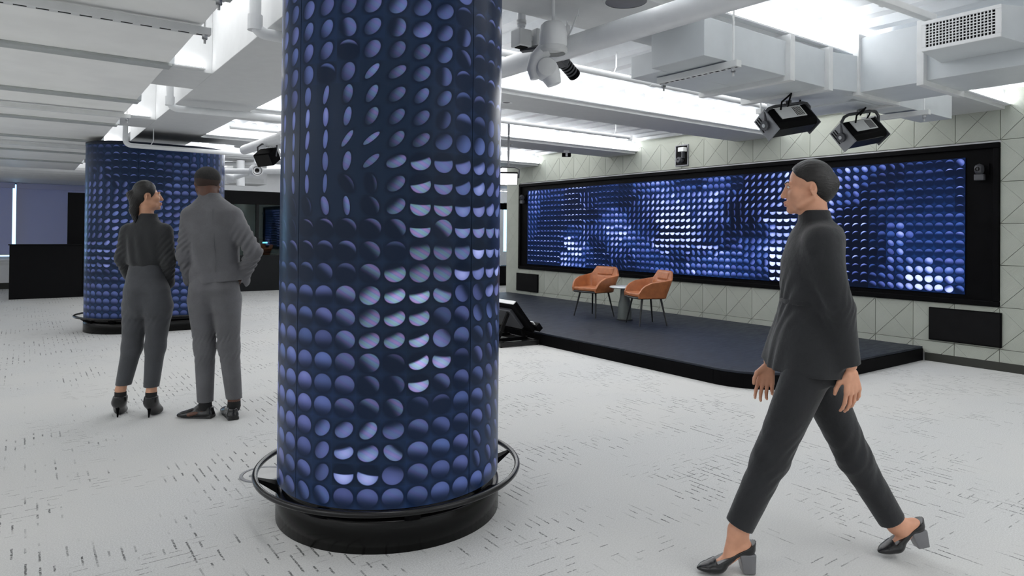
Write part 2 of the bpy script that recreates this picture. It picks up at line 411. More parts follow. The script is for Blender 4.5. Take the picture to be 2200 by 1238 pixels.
bb = struct(MB().box((WX-.012, -6, 0), (WX+.022, 3.33, .085)).box((WX-.012, 11.23, 0), (WX+.022, 11.29, .085)).build('baseboard_right', M['base']))

# beams along X, the girder over the columns, the beams left of it
def beam(a, b, name='beam'):
    return struct(MB().box(a, b).build(name, M['beam'], bevel=.004))
for k in range(-3, 6):
    y = 2.595+2.552*k
    beam((2.0, y, ZB), (WX+.02 if y < 11 else 15, y+.625, ZD+.07))
beam((1.262, -6, ZB), (2.0, 11.37, 3.36), 'girder'); struct(MB().box((1.262, 11.37, 2.80), (2.0, 19, 3.36)).build('trim_3', M['white']))
for k in range(-4, 5):
    y = 6.03+2.965*k
    beam((-9, y, ZB), (1.262, y+.77, 3.36))
beam((2.0, 11.29, 2.62), (15, 11.5, 2.93)) if False else None
# LED cove strips lying on a slim ledge at the foot of each beam face
def cove(a, b, mat, dr):
    t = thing('cove_light', 'slim white LED cove strip glowing beside a ceiling beam', 'cove light', ((a[0]+b[0])/2, (a[1]+b[1])/2, a[2]), 0, 'LED cove strips beside the ceiling beams')
    x0, y0, z = a; x1, y1, _ = b
    MB().box((x0, y0-.05*dr, z), (x1, y1, z+.012)).build('channel', M['white'], t)
    MB().box((x0+.02, y0-.042*dr, z+.0125), (x1-.02, y1-.008*dr, z+.026)).build('lens', M['led'] if x0 > 1 else M['ledl'], t)
for k in range(-3, 7):
    y = 2.595+2.552*k
    if y > 18.5: continue
    cove((2.05, y-.003, ZB+.035), (WX if y < 11 else 14.9, y-.003, ZB), M['led'], 1)
for k in range(-4, 5):
    y = 6.03+2.965*k+.77
    if y < 16: cove((-8.9, y-.773, ZB+.02), (1.2, y-.773, ZB), M['ledl'], 1)
# recessed downlights
DL = [(onp(2, ZB, 1088, 220), 'small round recessed downlight in beam beside top of patterned column'), (onp(2, ZB, 1395, 62), 'small recessed downlight in beam behind the large white pipe'),
      (onp(2, ZB, 1094, 311), 'small recessed downlight in the second beam back toward stage'), (Vector((5.2, 2.9, ZB)), 'recessed downlight in beam above the rectangular duct'),
      (Vector((6.9, 5.45, ZB)), 'recessed downlight in beam above the stage front'), (Vector((6.9, 8.0, ZB)), 'recessed downlight in beam above the left armchair')]
for p, lb in DL[:3]:
    t = thing('recessed_downlight', lb, 'downlight', (p.x, p.y, ZB), 0, 'recessed downlights in the beams')
    MB().lathe([(.062, 0), (.062, -.006), (.040, -.004), (.036, .0)], (p.x, p.y, ZB), 24).build('trim_ring', M['white'], t, smooth=True)
    MB().lathe([(.037, -.003), (.018, -.0015), (0.0005, -.001)], (p.x, p.y, ZB), 24).build('lens', M['dark'], t, smooth=True)
p = onp(2, ZB, 1345, -2)
t = thing('ceiling_speaker', 'round grey ceiling speaker disc on beam at top edge of photo', 'speaker', (p.x, p.y, ZB))
MB().lathe([(.13, 0), (.13, -.012), (.115, -.016)], (p.x, p.y, ZB), 36).build('bezel', M['strut'], t, smooth=True)
MB().lathe([(.115, -.014), (.06, -.02), (.001, -.022)], (p.x, p.y, ZB), 36).build('grille', M['midg'], t, smooth=True)

# ------------------------------------------------------------------ LED pictures
def proj(P):
    q = Vector(P)-CAMP; d = q.dot(_f); return 1100+FPX*q.dot(_r)/d, CY-FPX*q.dot(_u)/d
def field(ctrl, sx=1.0, sy=1.0, jit=10):
    c = np.array([[a[0], a[1]] for a in ctrl], float); par = []
    for a in ctrl:
        _, _, ang, sq, off, wid, bri, iri, grad, bgl = a
        par.append([math.cos(math.radians(ang)), math.sin(math.radians(ang)), sq, off, wid, bri, iri, grad, bgl])
    par = np.array(par); rg = np.random.RandomState(3)
    def f(x, y):
        x += rg.normal()*jit; y += rg.normal()*jit
        d = ((c[:, 0]-x)/sx)**2+((c[:, 1]-y)/sy)**2+9; w = d**-3; w /= w.sum()
        v = w @ par; n = math.hypot(v[0], v[1])+1e-6
        an = math.atan2(v[1], v[0])+rg.normal()*.08
        return [math.cos(an), math.sin(an), float(np.clip(v[2]*(1+rg.normal()*.05), .18, 1))], [v[3]+rg.normal()*.03, max(.03, v[4]), max(.02, v[5]*(1+rg.normal()*.12))], [v[6], v[7], v[8]]
    return f
def led(name, path, cols, rows, z0, pitch, fld, parent, pts_per=2, mat='led_col'):
    """path: points (x, y), pts_per steps to a cell, running left to right for a viewer in front."""
    vs = [(p[0], p[1], z0+r*pitch) for r in range(rows+1) for p in path]; n = len(path)
    fs = []; uv = []; A = []; B = []; D = []
    for r in range(rows):
        for c in range(cols):
            mid = path[c*pts_per+pts_per//2]; P = (mid[0], mid[1], z0+(r+.5)*pitch)
            a, b, d = fld(*proj(P))
            for s in range(pts_per):
                i = c*pts_per+s
                fs.append((r*n+i, r*n+i+1, (r+1)*n+i+1, (r+1)*n+i)); u0, u1 = s/pts_per, (s+1)/pts_per
                uv += [(u0, 0), (u1, 0), (u1, 1), (u0, 1)]; A += [a]*4; B += [[b[0], b[1], b[2]*(1.3 if b[0] > .28 else 1.0)]]*4; D += [d]*4
    me = bpy.data.meshes.new(name); me.from_pydata(vs, [], fs)
    for nm, dat in (('disc_a', A), ('disc_b', B), ('disc_c', D), ('cell', [(u, v, 0) for u, v in uv])):
        at = me.attributes.new(nm, 'FLOAT_VECTOR', 'CORNER'); at.data.foreach_set('vector', np.array(dat, dtype=np.float32).ravel())
    return link(name, me, M[mat], parent, smooth=True)

#         px   py  angle squash offset width bright iri grad bglight
COLF = [(625, 40, -25, .70, -1.5, 1.0, .55, .05, .55, .25), (650, 130, -28, .62, -1.5, 1.0, .60, .0, .5, .25), (690, 70, -25, .60, -1.5, 1.0, .55, .1, .5, .3),
        (720, 130, -30, .60, -1.4, 1.0, .42, .1, .6, .2), (790, 60, -38, .62, -1.2, 1.0, .50, .2, .5, .2), (860, 20, -30, .75, -.9, 1.0, .55, .2, .7, .2), (840, 60, -20, .8, -.5, 1.0, .42, .25, .7, .1),
        (930, 35, -40, .75, -.9, .9, .62, .1, .4, .2), (960, 10, -85, .95, -.5, .6, .60, .0, .3, .2), (900, 110, -40, .65, -.9, .9, .50, .35, .5, .1), (960, 90, -45, .75, -.7, .9, .48, .1, .5, .15),
        (1015, 40, 90, 1, .50, .30, .28, .0, .2, .3), (1045, 90, 85, 1, .45, .30, .45, .0, .2, .35), (1015, 150, 92, 1, .5, .3, .35, .0, .2, .3), (1050, 210, 85, 1, .45, .3, .48, .0, .2, .35), (1015, 230, 95, 1, .3, .5, .35, .0, .2, .3),
        (620, 200, -20, .70, -1.2, 1, .42, .0, .6, .2), (645, 225, 0, .30, -1.5, .8, .70, .0, .1, .05), (640, 330, 0, .27, -1.5, .8, .60, .0, .1, .0), (690, 300, -5, .27, -1.5, .8, .62, .05, .1, .0), (715, 215, -8, .30, -1.5, .8, .60, .1, .2, .0), (690, 165, 70, 1, .45, .3, .30, .0, .2, .1),
        (760, 210, -15, .45, -.8, .9, .45, .3, .5, .0), (795, 160, -40, .36, -1.2, .8, .55, .3, .3, .0), (745, 110, 80, 1, .5, .3, .35, .2, .2, .1), (800, 235, -30, .5, -.7, .9, .40, .5, .5, .0),
        (860, 200, -40, .5, -.8, .9, .38, .4, .5, .0), (790, 310, -48, .26, -1.2, .8, .55, .4, .2, .0), (850, 310, -38, .5, -.8, .9, .42, .5, .5, .0), (890, 225, -40, .5, -.8, .9, .42, .3, .5, .05),
        (930, 210, -45, .55, -.9, .9, .50, .15, .4, .1), (960, 250, -20, .70, -.3, .9, .36, .1, .5, .1), (960, 320, -55, .8, -.8, .8, .50, .1, .4, .1), (1010, 270, 80, 1, .0, .7, .40, .0, .3, .3), (1010, 320, -30, .9, -1.2, .9, .50, .0, .4, .2), (1045, 320, -20, .75, -1.2, .9, .58, .0, .4, .3),
        (880, 362, -60, .62, -.5, .5, .70, .5, .2, .0), (930, 362, -68, .80, -.2, .2, .75, .5, .1, .0), (970, 365, -85, 1, -.2, .15, .62, .1, .1, .0), (1010, 368, -65, .9, -.3, .4, .70, .0, .2, .1), (1040, 370, -60, .7, -.6, .5, .75, .0, .2, .2),
        (680, 400, 0, .27, -1.5, .8, .45, .05, .1, .0), (720, 395, 30, .6, .2, .5, .40, .2, .2, .0), (745, 440, 10, .35, -.5, .7, .55, .25, .2, .0), (790, 400, 10, .6, .2, .6, .36, .4, .3, .0), (800, 445, 25, .8, .25, .6, .32, .4, .4, .0), (840, 410, -40, .6, -.6, .9, .45, .5, .4, .0),
        (640, 460, 20, .6, .3, .5, .32, .1, .3, .0), (660, 500, 60, .9, .5, .3, .40, .3, .2, .0), (720, 500, 60, 1, .5, .3, .35, .3, .2, .0), (780, 500, 45, 1, .35, .5, .30, .3, .3, .0), (700, 540, 75, 1, .3, .5, .35, .05, .3, .05), (840, 500, 40, .9, .1, .6, .30, .4, .4, .0), (790, 545, 45, .95, -.1, .9, .38, .6, .4, .1), (830, 550, 80, 1, .4, .5, .22, .2, .3, .1),
        (885, 410, -78, .95, -.1, .12, .66, .7, .1, .0), (930, 412, -85, .95, -.1, .12, .66, .7, .1, .0), (970, 412, -88, 1, -.1, .12, .62, .3, .1, .0), (885, 458, -85, .95, -.1, .12, .55, .8, .1, .0), (930, 458, -88, .95, -.15, .12, .58, .85, .1, .0), (975, 460, 60, 1, -.6, .9, .34, .3, .4, .1),
        (890, 506, -90, 1, -.05, .10, .66, .85, .1, .0), (930, 506, -90, 1, -.1, .10, .70, .85, .1, .0), (890, 552, -70, 1, -.6, .6, .42, .9, .3, .05), (930, 552, -90, 1, -.5, .6, .40, .85, .3, .05), (970, 505, 60, 1, -.5, .9, .38, .6, .4, .1), (972, 550, -90, 1, -.6, .6, .55, .4, .2, .1),
        (1010, 420, -65, .9, -.3, .2, .70, .0, .1, .1), (1040, 415, -60, .7, -.5, .3, .75, .0, .1, .1), (1010, 460, -85, 1, -.1, .1, .75, .05, .1, .05), (1010, 510, -90, 1, -.05, .1, .75, .3, .1, .05), (1012, 553, -90, 1, .0, .08, .85, .1, .05, .0), (1040, 555, -90, 1, .0, .08, .80, .0, .05, .0), (1012, 600, -90, 1, -.1, .12, .70, .0, .1, .0), (1045, 600, -60, .8, -.5, .4, .70, .0, .1, .1),
        (630, 600, 80, .9, .1, .7, .42, .0, .3, .1), (660, 590, 70, 1, .4, .4, .35, .1, .3, .1), (700, 590, 60, .9, -.2, .9, .42, .1, .4, .1), (750, 590, 80, 1, .3, .6, .26, .1, .3, .1), (790, 600, 45, .95, -.5, .9, .48, .6, .4, .1), (840, 600, -70, .9, -.5, .6, .66, .85, .2, .05), (885, 600, -50, .95, -1, .9, .42, .8, .3, .05), (930, 600, -80, 1, -1, .9, .36, .6, .3, .05),
        (640, 640, 85, .9, -.3, .9, .50, .0, .4, .2), (700, 640, 85, .95, -.4, 1, .45, .0, .5, .2), (745, 640, 70, .95, -.7, 1, .48, .4, .5, .15), (790, 645, -50, .95, -.9, .9, .58, .75, .3, .1), (838, 648, -65, .85, -.5, .5, .72, .85, .2, .0), (882, 648, -72, .9, -.25, .25, .80, .85, .1, .0), (928, 645, -95, .92, -.35, .25, .80, .7, .1, .0), (968, 642, -120, .92, -.4, .4, .72, .4, .2, .05), (1010, 640, -150, .85, -.8, .9, .45, .0, .5, .2), (1045, 650, -150, .7, -.8, .9, .48, .0, .5, .2),
        (620, 720, 85, 1, -1.0, 1.2, .52, .0, .45, .3), (660, 730, 85, 1, -1.1, 1.2, .55, .0, .45, .3), (700, 730, 85, 1, -1.0, 1.2, .52, .0, .45, .3), (745, 700, 60, .95, -1.0, 1.2, .48, .3, .45, .25), (790, 700, -50, .92, -.9, 1, .50, .7, .35, .15), (840, 695, -65, .88, -.5, .5, .68, .85, .2, .05), (885, 692, -60, .85, -.4, .4, .75, .85, .2, .0), (928, 692, -92, .92, -.5, .3, .72, .6, .15, .0), (968, 690, 60, 1, -.6, .9, .30, .1, .4, .1),
        (745, 745, 60, .95, -.9, 1.1, .50, .3, .45, .2), (790, 742, -55, .85, -.7, .6, .64, .7, .3, .1), (835, 742, -58, .82, -.6, .5, .66, .75, .2, .05), (882, 742, -62, .72, -.3, .3, .88, .75, .1, .0), (928, 738, -95, .85, -.3, .15, .86, .6, .1, .0), (968, 738, -140, .95, -1, .6, .60, .2, .3, .1), (1010, 740, 80, 1, .2, .7, .25, .0, .3, .2), (1045, 740, 30, .7, -.4, .9, .45, .0, .4, .2), (1010, 690, 40, .9, -.6, .9, .42, .0, .4, .2),
        (640, 800, 85, 1, -1.1, 1.3, .58, .0, .4, .4), (700, 800, 85, 1, -1.1, 1.3, .56, .0, .4, .4), (745, 800, 80, 1, -1.1, 1.3, .52, .1, .45, .35), (795, 790, 45, .9, -.7, 1, .48, .5, .45, .2), (838, 785, 60, 1, .2, .7, .28, .3, .4, .1), (882, 790, -65, .78, -.25, .2, .90, .75, .1, .0), (926, 786, -100, .85, -.2, .12, .90, .7, .1, .0), (968, 785, 40, .8, -.5, .9, .42, .1, .5, .15), (1010, 790, 60, .95, -.4, .9, .40, .0, .45, .3), (1045, 800, 40, .75, -.6, .9, .48, .0, .4, .3),
        (640, 880, 85, 1, -1.1, 1.3, .60, .0, .35, .5), (700, 880, 85, 1, -1.0, 1.3, .55, .0, .4, .5), (745, 880, 70, .95, -.6, 1.1, .45, .2, .5, .4), (790, 880, 60, .95, -.1, .8, .40, .4, .5, .3), (838, 880, 30, .85, -.4, .9, .45, .5, .5, .2), (790, 835, 40, 1, .1, .7, .28, .3, .5, .2), (838, 832, 35, .95, .0, .8, .30, .3, .5, .2), (882, 836, -62, .78, -.2, .12, .92, .7, .1, .0), (925, 833, -100, .85, -.25, .14, .85, .5, .1, .0), (968, 830, 60, .9, -.3, .9, .38, .1, .5, .2),
        (885, 880, 60, 1, .2, .8, .22, .1, .4, .3), (930, 880, 90, 1, .3, .6, .14, .0, .3, .35), (970, 880, 85, 1, .4, .5, .20, .0, .3, .35), (1010, 870, 80, 1, -.6, 1, .50, .0, .4, .45), (1045, 870, 30, .6, -.4, .8, .55, .0, .3, .4),
        (640, 950, 85, 1, -1.1, 1.3, .55, .0, .4, .5), (695, 930, -40, .75, -.9, 1, .60, .1, .35, .35), (740, 930, -52, .72, -.7, .7, .66, .15, .2, .25), (785, 930, -50, .72, -.6, .7, .62, .4, .2, .2), (832, 930, -80, .95, -.7, .8, .50, .2, .3, .3), (882, 930, 75, 1, -.6, 1, .45, .15, .4, .4), (925, 935, 85, 1, -.1, .9, .35, .0, .4, .45), (968, 930, 60, .92, -.5, 1, .45, .0, .4, .45), (1010, 940, 80, 1, -.8, 1.1, .55, .0, .35, .5), (1045, 950, 25, .5, -.3, .8, .60, .0, .3, .4),
        (695, 980, -40, .7, -.9, .8, .62, .05, .3, .3), (738, 982, -70, .72, -.4, .3, .80, .1, .1, .15), (784, 982, -70, .85, -.6, .5, .68, .3, .2, .2), (830, 978, -130, .8, -.5, .4, .68, .3, .2, .2), (882, 980, 80, 1, -.7, 1.1, .50, .1, .4, .45), (925, 980, 70, .95, -.7, 1.1, .52, .0, .4, .45), (968, 980, 70, .95, -.7, 1.1, .52, .0, .4, .5),
        (640, 1020, 60, .8, -.9, 1.2, .48, .0, .4, .4), (695, 1030, -35, .8, -.9, 1, .52, .05, .4, .3), (738, 1030, -88, .95, -.05, .10, .90, .05, .05, .1), (784, 1032, -105, .9, -.1, .12, .82, .1, .1, .1), (832, 1025, -110, 1, -1, .8, .50, .0, .3, .3), (882, 1025, 70, 1, -.7, 1.1, .50, .15, .4, .45), (930, 1022, 80, 1, -.8, 1.2, .50, .0, .4, .5), (1000, 1020, 80, 1, -.8, 1.2, .55, .0, .35, .5),
        (690, 1075, 40, .85, -.7, 1.1, .45, .05, .4, .4), (738, 1078, 85, 1, -.9, 1.2, .48, .0, .4, .4), (784, 1078, 85, 1, -.9, 1.2, .46, .05, .4, .4), (840, 1070, 85, 1, -.8, 1.2, .52, .1, .4, .5), (900, 1065, 80, 1, -.8, 1.2, .55, .1, .4, .5)]
def oval(cx, cy, r, half, ncell):
    """points round a stadium whose straight sides run along X, two to a cell, anticlockwise."""
    per = 2*PI*r+4*half; n = ncell*2; out = []
    for i in range(n+1):
        s = per*i/n
        if s < 2*half: out.append((cx-half+s, cy-r)); continue
        s -= 2*half
        if s < PI*r: a = -PI/2+s/r; out.append((cx+half+r*math.cos(a), cy+r*math.sin(a))); continue
        s -= PI*r
        if s < 2*half: out.append((cx+half-s, cy+r)); continue
        s -= 2*half; a = PI/2+s/r; out.append((cx-half+r*math.cos(a), cy+r*math.sin(a)))
    return out
def oval_smooth(cx, cy, r, half, n=96):
    return [(cx+(half if math.cos(a) >= 0 else -half)+r*math.cos(a), cy+r*math.sin(a)) for a in [2*PI*(i+.5)/n for i in range(n)]]
def ring_wall(mb, loops):      # loops of equal length stacked: [(points, z)]
    n = len(loops[0][0]); vs = [(x, y, z) for pts, z in loops for x, y in pts]; fs = []
    for i in range(len(loops)-1):
        for k in range(n):
            k2 = (k+1) % n; fs.append((i*n+k, i*n+k2, (i+1)*n+k2, (i+1)*n+k))
    return mb.raw(vs, fs, True)
M['navy'] = simple('dark_navy_band', C4(.006, .010, .022), .4, spec=.2)
def column(label, cx, cy, r, half, ncell, groups, rows, ztop, fld, rring, phase, nbr):
    t = thing('display_column', label, 'column', (cx, cy, 0), 0, 'columns wrapped in LED screens')
    pth = oval(cx, cy, r, half, ncell)
    if half == 0:
        n = ncell*2; pth = [(cx+r*math.cos(phase+2*PI*i/n), cy+r*math.sin(phase+2*PI*i/n)) for i in range(n+1)]
    for c0, c1 in groups:
        seg = list(pth[c0*2:c1*2+1])
        # a hair of a gap between the curved screen modules
        for e, q in ((0, 1), (-1, -2)):
            seg[e] = (seg[e][0]+(seg[q][0]-seg[e][0])*.03, seg[e][1]+(seg[q][1]-seg[e][1])*.03)
        led('display_panel', seg, c1-c0, rows, .185, .0945, fld, t)
    P = lambda rr: oval_smooth(cx, cy, rr, half)
    if ztop < 2.6: MB().prism(oval_smooth(cx, cy, r-.005, half), ztop-.012, ztop).build('lid', M['frame'], t)
    ring_wall(MB(), [(P(r-.02), .175), (P(r-.02), ztop)]).build('core', M['blackm'], t)
    zt = .185+rows*.0945
    ring_wall(MB(), [(P(r-.02), zt), (P(r+.002), zt), (P(r+.002), ztop), (P(r-.02), ztop)]).build('top_band', M['navy'], t)
    ring_wall(MB(), [(P(r-.03), .0), (P(r+.004), .0), (P(r+.004), .130), (P(r-.002), .136), (P(r-.03), .136)]).build('plinth', M['plinth'], t)
    ring_wall(MB(), [(P(r-.05), .136), (P(r-.022), .136), (P(r-.022), .185), (P(r-.05), .185)]).build('reveal', M['plinth'], t)
    gr_ = MB().tube([(x, y, .205) for x, y in oval_smooth(cx, cy, rring, half, 120)], .0135, 12, closed=True).build('guard_ring', M['ring'], t)
    for i in range(nbr):
        a = 2*PI*(i+.5)/nbr+.12; ca, sa = math.cos(a), math.sin(a); ox = half if ca >= 0 else -half
        A = Vector((cx+ox+ca*(r-.005), cy+sa*(r-.005), .145)); Bq = Vector((cx+ox+ca*rring, cy+sa*rring, .195)); s = Vector((-sa, ca, 0))
        MB().hexa([A-s*.035+Vector((0, 0, -.02)), Bq-s*.010+Vector((0, 0, -.004)), Bq+s*.010+Vector((0, 0, -.004)), A+s*.035+Vector((0, 0, -.02)),
                   A-s*.035+Vector((0, 0, .02)), Bq-s*.010+Vector((0, 0, .006)), Bq+s*.010+Vector((0, 0, .006)), A+s*.035+Vector((0, 0, .02))]).build('bracket', M['frame'], gr_, bevel=.002)
    return t
C1 = (1.494, 3.073); R1 = .535
_v = math.atan2(-C1[1], -C1[0])                       # towards the camera
_ph = _v-math.radians(11.25*4.5)+math.radians(1.2)     # a column of discs just right of the middle
column('nearest round column wrapped in a tall blue LED disc screen', C1[0], C1[1], R1, 0, 32, [(0, 8), (8, 16), (16, 24), (24, 32)], 26, 2.655, field(COLF, 1, 1, 6), .632, _ph, 8)
C2 = (1.512, 10.50)
COLF2 = [(200, 340, 90, 1, .2, .6, .10, 0, .2, .15), (230, 322, 90, 1, -.3, .9, .16, 0, .4, .2), (270, 330, 90, 1, .50, .25, .45, 0, .2, .1), (260, 360, 90, 1, .5, .22, .42, 0, .2, .15), (310, 360, 90, 1, .5, .22, .5, 0, .2, .15), (330, 390, 90, 1, .45, .3, .34, 0, .2, .15), (370, 340, 90, 1, -.4, .9, .20, 0, .4, .3), (400, 370, 90, .95, -.6, .9, .36, 0, .4, .4), (440, 345, 0, .6, -.8, .9, .30, 0, .3, .5), (395, 410, 90, .95, -.8, .9, .46, 0, .4, .4), (390, 440, -60, .8, -.8, .9, .55, 0, .3, .3),
         (190, 380, 0, .4, -1, .9, .16, 0, .3, .1), (200, 395, -30, .7, -.8, .9, .50, 0, .3, .2), (235, 420, -30, .7, -.6, .9, .42, 0, .4, .2), (215, 450, -40, .6, -.8, .7, .55, 0, .3, .1), (250, 455, -55, .6, -.8, .5, .66, 0, .2, .1), (245, 480, -65, .65, -.6, .4, .75, 0, .1, .1), (210, 490, -40, .6, -.8, .9, .40, 0, .3, .1), (240, 510, -50, .6, -.7, .6, .62, 0, .2, .1), (245, 530, -60, .7, -.5, .4, .70, 0, .1, .1), (200, 545, -80, .8, -.3, .4, .55, 0, .2, .1), (230, 545, -90, .8, -.2, .3, .75, 0, .1, .1), (215, 560, -120, .7, -.6, .6, .42, 0, .2, .1), (240, 575, 60, .8, -.2, .8, .26, 0, .3, .2),
         (200, 590, 80, .95, -.2, .8, .30, 0, .4, .25), (250, 590, 80, .95, -.3, .9, .40, 0, .4, .3), (200, 620, 85, 1, -1, 1.2, .45, 0, .4, .45), (250, 620, 85, 1, -1, 1.2, .45, 0, .4, .45), (220, 650, 85, 1, -1, 1.2, .42, 0, .4, .5), (220, 680, 85, 1, -1, 1.2, .32, 0, .4, .4), (380, 500, -60, .8, -.8, .8, .42, 0, .3, .3), (380, 560, 85, .95, -.3, .9, .36, 0, .4, .4), (390, 620, 85, 1, -1, 1.2, .42, 0, .4, .5), (380, 670, 85, 1, -1, 1.2, .38, 0, .4, .5)]
column('wide rounded column behind the standing couple, wrapped in blue discs', C2[0], C2[1], .55, .31, 46, [(0, 6), (6, 23), (23, 29), (29, 46)], 24, 2.495, field(COLF2, 1, 1, 5), .655, 0, 10)

